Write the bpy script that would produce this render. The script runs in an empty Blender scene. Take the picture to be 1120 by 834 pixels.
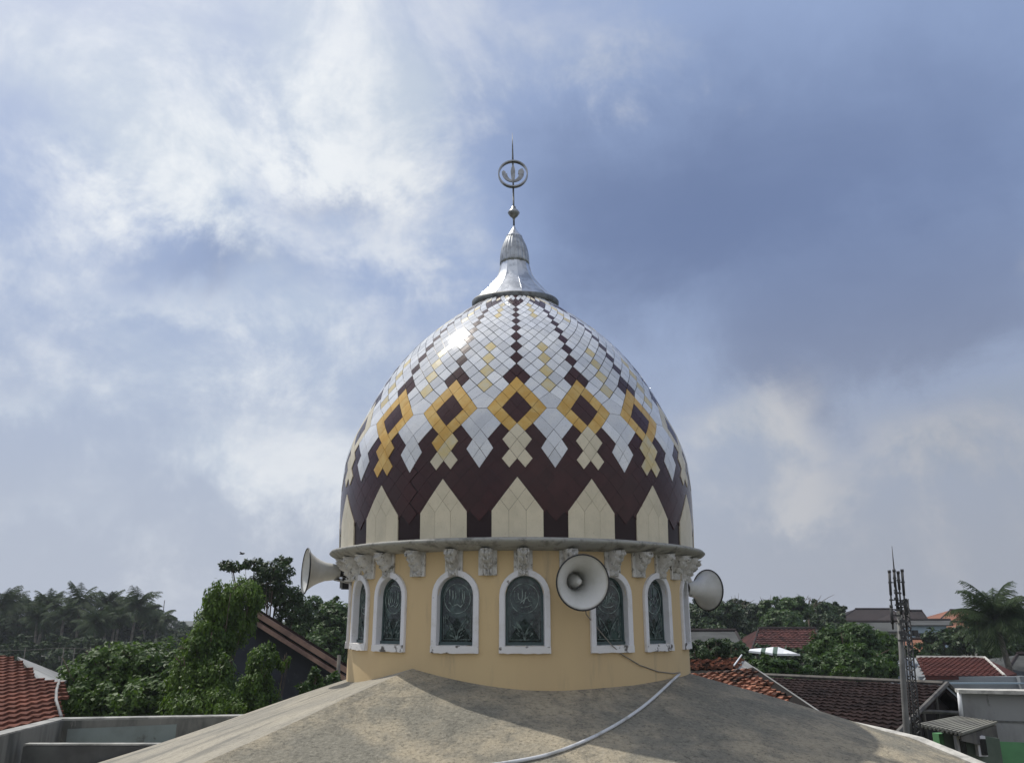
import bpy, math, random
import numpy as np
from math import sin, cos, tan, atan, atan2, radians, pi, sqrt, degrees
random.seed(7); RNG = np.random.default_rng(11)
H = 9.0                      # camera height above the street; all coordinates below are relative to the eye
FPX, TH, D = 880.0, 0.2874, 10.13
sc = bpy.context.scene
COL = sc.collection

# ------------------------------------------------------------------ helpers
def at(px, py, Y):
    """a photographed direction and a chosen distance -> a point in metres relative to the eye"""
    t = (417 - py) / FPX
    Z = Y * (sin(TH) + t * cos(TH)) / (cos(TH) - t * sin(TH))
    zc = Y * cos(TH) + Z * sin(TH)
    return ((px - 560) / FPX * zc, Y, Z)

def tag(o, label=None, cat=None, group=None, kind=None):
    if label: o['label'] = label
    if cat: o['category'] = cat
    if group: o['group'] = group
    if kind: o['kind'] = kind
    return o

ORG = {}
def thing(name, base, label, cat, group=None):
    o = bpy.data.objects.new(name, None); COL.objects.link(o)
    o.empty_display_size = 0.3
    o.location = (base[0], base[1], base[2] + H)
    ORG[o] = base
    return tag(o, label, cat, group)

class MB:
    def __init__(s): s.v = []; s.f = []; s.m = []; s.uv = []; s.c = []; s.sm = []
    def add(s, vs, fs, mi=0, uvs=None, col=None, smooth=False):
        n = len(s.v); s.v += [tuple(p) for p in vs]
        for f in fs:
            s.f.append(tuple(n + i for i in f)); s.m.append(mi); s.sm.append(smooth)
            s.uv.append([uvs[i] for i in f] if uvs else [(0, 0)] * len(f))
            s.c.append(col if col is not None else 0.5)
    def box(s, c, d, rz=0, mi=0, rx=0, col=None):
        hx, hy, hz = d[0] / 2, d[1] / 2, d[2] / 2
        vs = []
        for X in (-hx, hx):
            for Yy in (-hy, hy):
                for Z in (-hz, hz):
                    y2 = Yy * cos(rx) - Z * sin(rx); z2 = Yy * sin(rx) + Z * cos(rx)
                    vs.append((c[0] + X * cos(rz) - y2 * sin(rz), c[1] + X * sin(rz) + y2 * cos(rz), c[2] + z2))
        s.add(vs, [(0, 1, 3, 2), (4, 6, 7, 5), (0, 4, 5, 1), (2, 3, 7, 6), (0, 2, 6, 4), (1, 5, 7, 3)], mi, col=col)
    def slab(s, quad, th, mi=0, down=(0, 0, -1), col=None):
        """quad or polygon with thickness"""
        n = len(quad); uvs = metric_uv(quad)
        top = [tuple(p) for p in quad]; bot = [tuple(p[i] + down[i] * th for i in range(3)) for p in quad]
        fs = [tuple(range(n)), tuple(range(2 * n - 1, n - 1, -1))] + [(i, i + n, (i + 1) % n + n, (i + 1) % n) for i in range(n)]
        s.add(top + bot, fs, mi, uvs + uvs, col)
    def tube(s, pts, r, n=8, mi=0, cap=True, smooth=True):
        pts = [np.array(p, float) for p in pts]
        rs = r if isinstance(r, (list, tuple)) else [r] * len(pts)
        vs = []; prev = None
        for i, p in enumerate(pts):
            a = pts[max(i - 1, 0)]; b = pts[min(i + 1, len(pts) - 1)]
            t = b - a; t = t / (np.linalg.norm(t) + 1e-9)
            ref = np.array((0, 0, 1.)) if abs(t[2]) < .9 else np.array((1., 0, 0))
            if prev is not None and np.linalg.norm(np.cross(t, prev)) > .2: ref = prev
            u = np.cross(t, ref); u /= np.linalg.norm(u); w = np.cross(u, t); prev = w
            for k in range(n):
                an = 2 * pi * k / n; vs.append(p + rs[i] * (cos(an) * u + sin(an) * w))
        fs = []
        for i in range(len(pts) - 1):
            for k in range(n):
                fs.append((i * n + k, i * n + (k + 1) % n, (i + 1) * n + (k + 1) % n, (i + 1) * n + k))
        if cap: fs += [tuple(range(n - 1, -1, -1)), tuple((len(pts) - 1) * n + k for k in range(n))]
        s.add(vs, fs, mi, smooth=smooth)
    def grid(s, G, mi=0, closed=False, smooth=True, col=None, uvs=None):
        a, b = len(G), len(G[0]); vs = [p for row in G for p in row]
        fs = [(i * b + j, i * b + (j + 1) % b, (i + 1) * b + (j + 1) % b, (i + 1) * b + j) for i in range(a - 1) for j in range(b if closed else b - 1)]
        s.add(vs, fs, mi, smooth=smooth, col=col, uvs=uvs)
    def build(s, name, mats, parent=None, root=None, shade=None):
        if not isinstance(mats, (list, tuple)): mats = [mats]
        V = np.array(s.v, float)
        r = parent
        while r is not None and r.parent is not None: r = r.parent
        if r is not None: org = ORG[r]
        else: org = ((V[:, 0].min() + V[:, 0].max()) / 2, (V[:, 1].min() + V[:, 1].max()) / 2, V[:, 2].min())
        me = bpy.data.meshes.new(name); me.from_pydata((V - np.array(org)).tolist(), [], s.f)
        for m in mats: me.materials.append(m)
        me.polygons.foreach_set('material_index', s.m)
        me.polygons.foreach_set('use_smooth', [bool(x) if shade is None else shade for x in s.sm])
        uvl = me.uv_layers.new(name='UVMap')
        flat = [c for f in s.uv for p in f for c in p]; uvl.data.foreach_set('uv', flat)
        at_ = me.attributes.new('tint', 'FLOAT', 'FACE'); at_.data.foreach_set('value', [float(c) for c in s.c])
        me.update()
        o = bpy.data.objects.new(name, me); COL.objects.link(o)
        if parent is not None: o.parent = parent
        else:
            o.location = (org[0], org[1], org[2] + H); ORG[o] = org
        return o

def metric_uv(q):
    q = [np.array(p, float) for p in q]
    u = q[1] - q[0]; u /= np.linalg.norm(u) + 1e-9
    n = np.cross(u, q[2] - q[0]); n /= np.linalg.norm(n) + 1e-9
    w = np.cross(n, u)
    return [(float((p - q[0]) @ u), float((p - q[0]) @ w)) for p in q]

# ------------------------------------------------------------------ materials
class NT:
    def __init__(s, tree): s.t = tree; s.n = tree.nodes; s.l = tree.links
    def new(s, typ, **kw):
        nd = s.n.new(typ)
        for k, v in kw.items():
            if k.startswith('i_'): nd.inputs[k[2:].replace('_', ' ')].default_value = v
            else: setattr(nd, k, v)
        return nd
    def link(s, a, b): s.l.new(a, b)
    def math(s, op, a, b=None, c=None, clamp=False):
        nd = s.n.new('ShaderNodeMath'); nd.operation = op; nd.use_clamp = clamp
        for i, x in enumerate((a, b, c)):
            if x is None: continue
            if isinstance(x, (int, float)): nd.inputs[i].default_value = x
            else: s.l.new(x, nd.inputs[i])
        return nd.outputs[0]
    def noise(s, vec, scale, detail=4, rough=.55, dist=0):
        nd = s.new('ShaderNodeTexNoise'); nd.inputs['Scale'].default_value = scale; nd.inputs['Detail'].default_value = detail
        nd.inputs['Roughness'].default_value = rough; nd.inputs['Distortion'].default_value = dist
        if vec is not None: s.l.new(vec, nd.inputs['Vector'])
        return nd.outputs['Fac']
    def ramp(s, fac, a, b, lo=0., hi=1.):
        nd = s.new('ShaderNodeMapRange'); nd.interpolation_type = 'SMOOTHSTEP'
        for k, v in (('From Min', a), ('From Max', b), ('To Min', lo), ('To Max', hi)): nd.inputs[k].default_value = v
        s.l.new(fac, nd.inputs['Value']); return nd.outputs[0]
    def mix(s, fac, a, b, mode='MIX'):
        nd = s.new('ShaderNodeMix', data_type='RGBA', blend_type=mode)
        if isinstance(fac, (int, float)): nd.inputs[0].default_value = fac
        else: s.l.new(fac, nd.inputs[0])
        for x, i in ((a, 6), (b, 7)):
            if isinstance(x, (tuple, list)): nd.inputs[i].default_value = (*x[:3], 1)
            else: s.l.new(x, nd.inputs[i])
        return nd.outputs[2]

def mat(name, col, rough=.7, metal=0., col2=None, nscale=3., nlo=.4, nhi=.65, col3=None, n3=20., l3=.6, h3=.7,
        bump=0., bscale=40., bdist=.01, tint=0., coat=0., spec=.5, stretch=None, alpha=None):
    m = bpy.data.materials.new(name); m.use_nodes = True
    t = NT(m.node_tree); b = t.n['Principled BSDF']
    b.inputs['Roughness'].default_value = rough; b.inputs['Metallic'].default_value = metal
    b.inputs['Specular IOR Level'].default_value = spec
    b.inputs['Coat Weight'].default_value = coat; b.inputs['Coat Roughness'].default_value = .08
    tc = t.new('ShaderNodeTexCoord'); vec = tc.outputs['Object']
    if stretch:
        mp = t.new('ShaderNodeMapping'); mp.inputs['Scale'].default_value = stretch; t.link(vec, mp.inputs['Vector']); v2 = mp.outputs[0]
    else: v2 = vec
    c = col
    if col2: c = t.mix(t.ramp(t.noise(v2, nscale, 6, .6), nlo, nhi), c, col2)
    if col3: c = t.mix(t.ramp(t.noise(v2, n3, 5, .65), l3, h3), c, col3)
    if tint:
        a = t.new('ShaderNodeAttribute', attribute_name='tint')
        f = t.math('MULTIPLY_ADD', a.outputs['Fac'], 2 * tint, 1 - tint)
        hs = t.new('ShaderNodeHueSaturation'); t.link(f, hs.inputs['Value'])
        if isinstance(c, tuple): hs.inputs['Color'].default_value = (*c, 1)
        else: t.link(c, hs.inputs['Color'])
        c = hs.outputs[0]
    if isinstance(c, tuple): b.inputs['Base Color'].default_value = (*c, 1)
    else: t.link(c, b.inputs['Base Color'])
    if bump:
        bp = t.new('ShaderNodeBump'); bp.inputs['Strength'].default_value = bump; bp.inputs['Distance'].default_value = bdist
        t.link(t.noise(vec, bscale, 6, .65), bp.inputs['Height']); t.link(bp.outputs[0], b.inputs['Normal'])
    return m

def leaf_mat(name, dark, light, trans=.3, rough=.55):
    m = bpy.data.materials.new(name); m.use_nodes = True
    t = NT(m.node_tree); b = t.n['Principled BSDF']; out = t.n['Material Output']
    g = t.new('ShaderNodeNewGeometry')
    tc = t.new('ShaderNodeTexCoord')
    n = t.noise(tc.outputs['Object'], .9, 3)
    f = t.math('ADD', t.math('MULTIPLY', g.outputs['Random Per Island'], .55), t.math('MULTIPLY', t.ramp(n, .35, .65), .5), clamp=True)
    c = t.mix(f, dark, light)
    t.link(c, b.inputs['Base Color']); b.inputs['Roughness'].default_value = rough; b.inputs['Specular IOR Level'].default_value = .35
    tr = t.new('ShaderNodeBsdfTranslucent'); c2 = t.mix(.5, c, (light[0] * 1.3, light[1] * 1.4, light[2] * .6)); t.link(c2, tr.inputs['Color'])
    mx = t.new('ShaderNodeMixShader'); mx.inputs[0].default_value = trans
    t.link(b.outputs[0], mx.inputs[1]); t.link(tr.outputs[0], mx.inputs[2]); t.link(mx.outputs[0], out.inputs['Surface'])
    return m

M = {}
M['white_tile'] = mat('white_tile', (.64, .66, .70), .11, col2=(.72, .73, .74), nscale=5, col3=(.50, .51, .53), n3=70, l3=.5, h3=.74, tint=.14, bump=.12, bscale=120, bdist=.002, spec=.55)
M['cream_tile'] = mat('cream_tile', (.66, .59, .44), .38, col2=(.60, .54, .40), nscale=6, col3=(.42, .36, .24), n3=60, l3=.58, h3=.75, tint=.06, bump=.12, bscale=120, bdist=.002)
M['pale_yellow'] = mat('pale_yellow_tile', (.62, .50, .24), .32, col2=(.60, .54, .38), nscale=9, tint=.08, bump=.12, bscale=120, bdist=.002)
M['gold_tile'] = mat('gold_tile', (.56, .33, .065), .33, col2=(.62, .42, .13), nscale=7, col3=(.40, .24, .06), n3=60, l3=.58, h3=.75, tint=.09, bump=.12, bscale=120, bdist=.002)
M['dark_tile'] = mat('maroon_tile', (.036, .009, .009), .24, col2=(.044, .011, .011), nscale=5, tint=.12, bump=.1, bscale=110, bdist=.002, spec=.36)
M['dark_base'] = mat('maroon_backing', (.020, .008, .009), .4, spec=.3)
M['ochre'] = mat('ochre_paint', (.60, .455, .250), .8, col2=(.565, .425, .238), nscale=1.3, col3=(.40, .315, .20), n3=6, l3=.54, h3=.80, stretch=(1, 1, .16), bump=.25, bscale=35, bdist=.004)
M['white_paint'] = mat('white_paint', (.70, .70, .72), .6, col2=(.58, .57, .55), nscale=6, nlo=.5, nhi=.75, col3=(.22, .20, .18), n3=16, l3=.66, h3=.74, bump=.3, bscale=60, bdist=.003)
M['sill'] = mat('worn_sill', (.68, .67, .66), .7, col2=(.10, .09, .08), nscale=9, nlo=.54, nhi=.62, bump=.4, bscale=50, bdist=.005)
M['stone'] = mat('weathered_plaster', (.33, .325, .295), .85, col2=(.17, .168, .15), nscale=9, nlo=.46, nhi=.66, col3=(.42, .40, .36), n3=12, l3=.60, h3=.72, bump=.5, bscale=40, bdist=.01)
M['corbel'] = mat('corbel_plaster', (.62, .61, .58), .85, col2=(.38, .36, .32), nscale=10, nlo=.50, nhi=.70, col3=(.15, .145, .12), n3=18, l3=.54, h3=.68, bump=.8, bscale=45, bdist=.012)
M['zinc'] = mat('zinc_sheet', (.62, .64, .67), .34, metal=.9, col2=(.42, .44, .47), nscale=6, nlo=.45, nhi=.6, col3=(.30, .30, .30), n3=14, l3=.64, h3=.72, bump=.15, bscale=14, bdist=.01, tint=.12)
M['bulb'] = mat('ribbed_zinc', (.42, .44, .46), .42, metal=.8, col2=(.28, .29, .30), nscale=12, bump=.1, bscale=30)
M['dark_metal'] = mat('aged_metal', (.17, .175, .17), .5, metal=.5, col2=(.09, .09, .085), nscale=12, bump=.3, bscale=30)
M['steel'] = mat('dull_steel', (.34, .35, .36), .38, metal=.85, col2=(.22, .22, .22), nscale=10)
M['horn'] = mat('horn_paint', (.60, .60, .58), .42, col2=(.50, .50, .47), nscale=3, col3=(.30, .28, .24), n3=9, l3=.66, h3=.8)
M['black'] = mat('black_plastic', (.02, .02, .022), .5)
M['cable'] = mat('cable_grey', (.22, .20, .17), .6)
M['wire_pale'] = mat('cable_pale', (.55, .53, .48), .6)
M['hose'] = mat('hose_pvc', (.60, .61, .62), .4, col2=(.42, .42, .40), nscale=8, nlo=.5, nhi=.7)

def glass_mat():
    m = bpy.data.materials.new('window_glass'); m.use_nodes = True
    t = NT(m.node_tree); b = t.n['Principled BSDF']
    tc = t.new('ShaderNodeTexCoord'); v = tc.outputs['Object']
    n = t.ramp(t.noise(v, 7, 5, .6, .6), .42, .68)
    c = t.mix(n, (.007, .014, .015), (.055, .092, .085))
    t.link(c, b.inputs['Base Color']); b.inputs['Roughness'].default_value = .12
    b.inputs['Specular IOR Level'].default_value = .6
    bp = t.new('ShaderNodeBump'); bp.inputs['Strength'].default_value = .25; bp.inputs['Distance'].default_value = .004
    t.link(t.noise(v, 30, 4), bp.inputs['Height']); t.link(bp.outputs[0], b.inputs['Normal'])
    return m
M['glass'] = glass_mat()
M['etch'] = mat('etched_line', (.24, .30, .28), .5, col2=(.06, .09, .085), nscale=14, nlo=.42, nhi=.6)
M['etch_dim'] = mat('etched_field', (.135, .18, .165), .5, col2=(.025, .04, .038), nscale=16, nlo=.4, nhi=.6)
M['teal'] = mat('teal_frame', (.045, .075, .075), .4)

def concrete_mat(name, smooth_):
    m = bpy.data.materials.new(name); m.use_nodes = True
    t = NT(m.node_tree); b = t.n['Principled BSDF']
    tc = t.new('ShaderNodeTexCoord'); v = tc.outputs['Object']
    fine = t.noise(v, 24, 12, .88); grit = t.new('ShaderNodeTexVoronoi'); grit.inputs['Scale'].default_value = 30; t.link(v, grit.inputs['Vector']); gr = grit.outputs['Distance']
    mid = t.noise(v, 4.0, 6, .65, .2); big = t.noise(v, .9, 5, .6, .3)
    sep = t.new('ShaderNodeSeparateXYZ'); t.link(v, sep.inputs[0])
    rad = t.math('SQRT', t.math('ADD', t.math('POWER', sep.outputs[0], 2.), t.math('POWER', sep.outputs[1], 2.)))
    an = t.math('ARCTAN2', sep.outputs[0], t.math('MULTIPLY', sep.outputs[1], -1.))
    cb = t.new('ShaderNodeCombineXYZ'); t.link(t.math('MULTIPLY', an, 5.5 if smooth_ else 4.), cb.inputs[0]); t.link(t.math('MULTIPLY', rad, .5), cb.inputs[1])
    streak = t.noise(cb.outputs[0], 2.2, 9, .72, .5)
    if smooth_:
        c = t.mix(t.ramp(big, .38, .66), (.30, .28, .235), (.39, .355, .285))
        c = t.mix(t.ramp(streak, .46, .66, 0, .8), c, (.17, .165, .145))
        c = t.mix(t.ramp(streak, .44, .34, 0, .4), c, (.46, .43, .35))
        c = t.mix(t.ramp(fine, .49, .60, 0, .6), c, (.12, .115, .10))
    else:
        c = t.mix(t.ramp(big, .40, .62), (.225, .212, .172), (.40, .345, .25))
        c = t.mix(t.ramp(mid, .46, .66, 0, .65), c, (.185, .176, .145))
        c = t.mix(t.ramp(streak, .52, .68, 0, .6), c, (.14, .134, .112))
        c = t.mix(t.ramp(fine, .51, .60, 0, .78), c, (.072, .068, .056))
        c = t.mix(t.ramp(fine, .46, .38, 0, .5), c, (.48, .44, .37))
    t.link(c, b.inputs['Base Color']); b.inputs['Roughness'].default_value = .9; b.inputs['Specular IOR Level'].default_value = .15
    bp = t.new('ShaderNodeBump'); bp.inputs['Strength'].default_value = .35 if smooth_ else .9; bp.inputs['Distance'].default_value = .010
    t.link(t.math('ADD', t.math('ADD', fine, gr), t.math('MULTIPLY', mid, 1.2)), bp.inputs['Height']); t.link(bp.outputs[0], b.inputs['Normal'])
    return m
M['concrete'] = concrete_mat('gritty_roof_render', False)
M['concrete_smooth'] = concrete_mat('smooth_roof_render', True)
M['kerb'] = mat('pale_kerb', (.55, .53, .48), .85, col2=(.34, .33, .30), nscale=7)
M['old_concrete'] = mat('old_concrete', (.17, .175, .165), .9, col2=(.075, .08, .075), nscale=2.2, nlo=.42, nhi=.62, col3=(.27, .27, .25), n3=6, l3=.62, h3=.75, bump=.4, bscale=20, stretch=(1, 1, .3))
M['coping'] = mat('coping_cement', (.36, .355, .33), .9, col2=(.20, .20, .185), nscale=5)
M['teal_paint'] = mat('faded_teal_paint', (.20, .245, .245), .85, col2=(.15, .18, .18), nscale=1.5, col3=(.09, .095, .09), n3=4, l3=.58, h3=.72)
M['deck'] = mat('dark_grey_deck', (.10, .105, .10), .9, col2=(.06, .06, .06), nscale=2)  # dark grey with darker patches, for deck and inner wall
M['blockwall'] = mat('block_wall', (.31, .315, .31), .9, col2=(.22, .22, .215), nscale=1.2, nlo=.42, nhi=.62, col3=(.10, .10, .095), n3=3.5, l3=.60, h3=.72, bump=.4, bscale=14, stretch=(1, 1, .45))
M['green_wall'] = mat('green_paint', (.13, .34, .15), .7, col2=(.10, .27, .12), nscale=1.5)
M['dark_wall'] = mat('slate_blue_wall', (.030, .036, .050), .8, col2=(.022, .026, .036), nscale=1.2, col3=(.05, .055, .065), n3=4, l3=.6, h3=.75)
M['plaster'] = mat('pale_plaster', (.26, .28, .30), .8, col2=(.20, .215, .23), nscale=.8, stretch=(1, 1, .4))
M['blue_plaster'] = mat('pale_blue_plaster', (.34, .44, .52), .8)
M['cream_wall'] = mat('cream_wall', (.5, .47, .4), .8, col2=(.38, .36, .3), nscale=.6)
M['red_roof'] = mat('red_roof_tile', (.155, .062, .042), .85, col2=(.11, .045, .032), nscale=1.5, tint=.22, bump=.3, bscale=12, spec=.12)
M['maroon_roof'] = mat('maroon_roof_tile', (.105, .040, .034), .9, col2=(.08, .032, .028), nscale=1.0, tint=.16, spec=.1)
M['painted_shade_slope'] = mat('painted_shade_slope', (.028, .026, .025), 1.0, spec=0.)  # shade on the verge slope is put into this near-black base colour
M['orange_roof'] = mat('terracotta_tile', (.30, .14, .09), .85, col2=(.18, .085, .06), nscale=2.5, nlo=.42, nhi=.62, col3=(.05, .036, .03), n3=4.5, l3=.48, h3=.58, tint=.7, spec=.12)
M['brown_roof'] = mat('mossy_brown_tile', (.030, .019, .017), .95, col2=(.020, .014, .013), nscale=.8, tint=.3, spec=.12)
M['far_red'] = mat('far_red_roof', (.085, .034, .030), .85, col2=(.05, .024, .022), nscale=.7, tint=.4, spec=.12)
M['far_orange'] = mat('far_orange_roof', (.26, .12, .075), .8, col2=(.19, .09, .065), nscale=.3, tint=.15, spec=.12)
M['far_brown'] = mat('far_brown_roof', (.045, .036, .035), .85, col2=(.032, .027, .027), nscale=.3, tint=.2, spec=.12)
M['far_grey'] = mat('far_grey_roof', (.085, .088, .085), .85, col2=(.055, .057, .055), nscale=.5, tint=.12, spec=.12)
M['slate_sheet'] = mat('grey_sheet', (.26, .265, .26), .8, col2=(.18, .18, .17), nscale=1)
M['fascia'] = mat('timber_fascia', (.30, .19, .14), .7, col2=(.16, .10, .08), nscale=2)
M['opening'] = mat('window_dark', (.012, .013, .014), .2)
M['white_sheet'] = mat('white_sheet', (.75, .76, .77), .6)
M['green_sheet'] = mat('green_sheet', (.06, .10, .06), .6)
M['lean_wall'] = mat('grey_green_wall', (.13, .16, .13), .85, col2=(.09, .12, .09), nscale=2)
M['timber'] = mat('grey_timber', (.13, .12, .105), .85, col2=(.07, .065, .06), nscale=3)
M['fibre'] = mat('fibre_cement', (.22, .215, .18), .85, col2=(.13, .125, .11), nscale=1.6, nlo=.42, nhi=.65, col3=(.10, .10, .085), n3=4, l3=.6, h3=.75)
M['pole'] = mat('pole_concrete', (.20, .20, .19), .8, col2=(.12, .12, .115), nscale=2)
M['mast'] = mat('mast_steel', (.06, .06, .06), .6, metal=.3)
M['bark'] = mat('bark', (.10, .075, .05), .9, col2=(.055, .04, .03), nscale=8, bump=.4, bscale=20)
M['palm_bark'] = mat('palm_bark', (.17, .155, .13), .9, col2=(.09, .08, .07), nscale=5)
M['leaf_bush'] = leaf_mat('leaf_bush', (.022, .056, .010), (.088, .155, .026), .3)
M['leaf_willow'] = leaf_mat('leaf_willow', (.026, .062, .010), (.110, .185, .024), .34)
M['leaf_dark'] = leaf_mat('leaf_dark', (.014, .032, .011), (.044, .080, .020), .2)
M['leaf_mid'] = leaf_mat('leaf_mid', (.018, .046, .011), (.062, .118, .022), .28)
M['leaf_far'] = leaf_mat('leaf_far', (.014, .030, .012), (.036, .066, .022), .2)
M['leaf_palm'] = leaf_mat('leaf_palm', (.012, .028, .008), (.036, .064, .014), .12, .8)
M['leaf_thicket'] = leaf_mat('leaf_thicket', (.010, .024, .007), (.028, .054, .013), .15, .8)

def ground_mat():
    m = bpy.data.materials.new('earth_and_grass'); m.use_nodes = True
    t = NT(m.node_tree); b = t.n['Principled BSDF']
    tc = t.new('ShaderNodeTexCoord'); v = tc.outputs['Object']
    c = t.mix(t.ramp(t.noise(v, .05, 6), .4, .6), (.030, .045, .018), (.075, .065, .042))
    c = t.mix(t.ramp(t.noise(v, .9, 6), .45, .7), c, (.022, .036, .014))
    t.link(c, b.inputs['Base Color']); b.inputs['Roughness'].default_value = .95
    return m
M['ground'] = ground_mat()

# ------------------------------------------------------------------ camera, light, sky
cam_d = bpy.data.cameras.new('camera'); cam = bpy.data.objects.new('camera', cam_d); COL.objects.link(cam)
cam.location = (0, 0, H); cam.rotation_euler = (pi / 2 + TH, 0, 0)
cam_d.sensor_fit = 'HORIZONTAL'; cam_d.sensor_width = 36; cam_d.lens = 36 * FPX / 1120
cam_d.clip_start = .05; cam_d.clip_end = 6000
sc.camera = cam

SUN = np.array((-.389, .317, .865)); SUN /= np.linalg.norm(SUN)
sl = bpy.data.lights.new('sun', 'SUN'); sl.energy = 3.3; sl.angle = radians(.6); sl.color = (1, .955, .88)
so = bpy.data.objects.new('sun', sl); COL.objects.link(so)
from mathutils import Vector
so.rotation_euler = Vector(SUN).to_track_quat('Z', 'Y').to_euler(); so.location = (0, 0, 60)

world = bpy.data.worlds.new('World'); sc.world = world; world.use_nodes = True
t = NT(world.node_tree); bg = t.n['Background']; bg.inputs['Strength'].default_value = .1
sky = t.new('ShaderNodeTexSky', sky_type='NISHITA'); sky.sun_disc = False
sky.sun_elevation = math.asin(SUN[2]); sky.sun_rotation = atan2(SUN[0], SUN[1]) % (2 * pi)
sky.air_density = 1.2; sky.dust_density = 2.0
tc = t.new('ShaderNodeTexCoord'); dirv = tc.outputs['Generated']
sep = t.new('ShaderNodeSeparateXYZ'); t.link(dirv, sep.inputs[0])
az = t.math('ARCTAN2', sep.outputs[0], sep.outputs[1]); el = t.math('ARCSINE', sep.outputs[2])
def ddir(px, py):
    x, y, z = at(px, py, 10.); return atan2(x, y), atan2(z, sqrt(x * x + y * y))
nz1 = t.noise(dirv, 2.6, 9, .60, .35); nz2 = t.noise(dirv, 6.5, 10, .64, .25); nzw = t.noise(dirv, 3.0, 5, .5, 0)
mp = t.new('ShaderNodeMapping'); mp.inputs['Scale'].default_value = (1, 1, 2.6); mp.inputs['Rotation'].default_value = (0, .35, 0); t.link(dirv, mp.inputs[0])
nst = t.noise(mp.outputs[0], 3.4, 9, .6, .5)
# warp az/el a little so cloud banks have torn edges
azw = t.math('ADD', az, t.math('MULTIPLY', t.math('SUBTRACT', nzw, .5), .45)); elw = t.math('ADD', el, t.math('MULTIPLY', t.math('SUBTRACT', nz2, .5), .22))
def blob(px, py, rx, ry, amp, rot=0):
    a0, e0 = ddir(px, py)
    dx = t.math('SUBTRACT', azw, a0); dy = t.math('SUBTRACT', elw, e0)
    c_, s_ = cos(radians(rot)), sin(radians(rot))
    u = t.math('ADD', t.math('MULTIPLY', dx, c_), t.math('MULTIPLY', dy, s_)); w = t.math('SUBTRACT', t.math('MULTIPLY', dy, c_), t.math('MULTIPLY', dx, s_))
    q = t.math('SQRT', t.math('ADD', t.math('POWER', t.math('DIVIDE', u, radians(rx)), 2.), t.math('POWER', t.math('DIVIDE', w, radians(ry)), 2.)))
    return t.ramp(q, 0., 1., amp, 0.)
def total(lst):
    s_ = lst[0]
    for b_ in lst[1:]: s_ = t.math('ADD', s_, b_)
    return s_
bright = total([blob(330, 80, 25, 14, .62, 0), blob(450, 180, 14, 10, .42, -20), blob(40, 150, 16, 14, .50), blob(230, 225, 17, 7, .46, -25),
                blob(560, 290, 16, 5, .26, -8), blob(195, 338, 8, 3, .35), blob(180, 420, 26, 9, .30), blob(680, 60, 12, 7, .26), blob(1110, 300, 10, 5, .75, 25), blob(870, 430, 8, 6.5, .66, 40), blob(790, 470, 9, 5, .4, 10),
                blob(850, 545, 10, 4, .5), blob(360, 520, 9, 5, .4), blob(1080, 470, 14, 6, .5), blob(30, 465, 8, 2.5, .26), blob(110, 575, 14, 3, .22), blob(430, 390, 14, 7, .2), blob(340, 320, 12, 6, .2)])
darkb = total([blob(860, 250, 34, 17, .58, -12), blob(700, 330, 16, 10, .22), blob(980, 370, 20, 7, .42, 4), blob(1050, 90, 26, 16, .22), blob(250, 290, 14, 5, .36, 5), blob(385, 215, 10, 3.5, .30), blob(680, 220, 14, 9, .2)])
ncl = t.math('ADD', t.math('ADD', t.math('MULTIPLY', nz1, .36), t.math('MULTIPLY', nst, .32)), t.math('MULTIPLY', nz2, .32))
nd_ = t.math('SUBTRACT', ncl, .5)
cloudf = t.math('SUBTRACT', t.math('ADD', bright, t.math('MULTIPLY', nd_, 3.0)), t.math('MULTIPLY', darkb, .9))
fb = t.ramp(cloudf, -.12, .80)
fd = t.ramp(t.math('ADD', darkb, t.math('MULTIPLY', nd_, .9)), .0, .8)
def K(r, g, b): return (r * 10, g * 10, b * 10)
skyc = t.new('ShaderNodeHueSaturation'); skyc.inputs['Saturation'].default_value = .85; t.link(sky.outputs[0], skyc.inputs['Color'])
base = t.mix(.76, skyc.outputs[0], K(.315, .415, .66))
base = t.mix(t.math('MULTIPLY', fd, .92), base, K(.150, .207, .365))
gx = t.ramp(az, -.35, .60)
cc = t.mix(t.ramp(nz2, .36, .62), K(.57, .65, .76), K(.90, .93, .95))
cc = t.mix(gx, cc, t.mix(t.ramp(nz2, .36, .62), K(.31, .36, .45), K(.52, .52, .54)))
skyf = t.mix(t.math('MULTIPLY', fb, .90), base, cc)
hz = t.mix(gx, K(.47, .515, .605), K(.36, .385, .44))
hz = t.mix(t.ramp(cloudf, .0, .7, 0, .6), hz, cc)
skyf = t.mix(t.ramp(el, radians(28), radians(0), 0, .92), skyf, hz)
back = t.ramp(sep.outputs[1], .25, -.45)  # unseen sky behind the camera, brightened to add ambient light on the drum
skyf = t.mix(t.math('MULTIPLY', back, .8), skyf, t.mix(t.ramp(nz1, .35, .65), K(.46, .52, .62), K(.80, .80, .82)))
dp = t.new('ShaderNodeVectorMath', operation='DOT_PRODUCT'); t.link(dirv, dp.inputs[0]); dp.inputs[1].default_value = tuple(SUN)
gl = t.math('POWER', t.math('MAXIMUM', dp.outputs['Value'], 0.), 14.)
skyf = t.mix(t.math('MULTIPLY', gl, .75), skyf, K(1.3, 1.28, 1.22))
t.link(skyf, bg.inputs['Color'])
vs_ = sc.view_settings; vs_.view_transform = 'Standard'; vs_.look = 'None'; vs_.gamma = 1; vs_.exposure = 0
sc.cycles.max_bounces = 6; sc.cycles.transparent_max_bounces = 8; sc.cycles.volume_bounces = 0
try: sc.cycles.use_denoising = True
except Exception: pass

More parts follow.
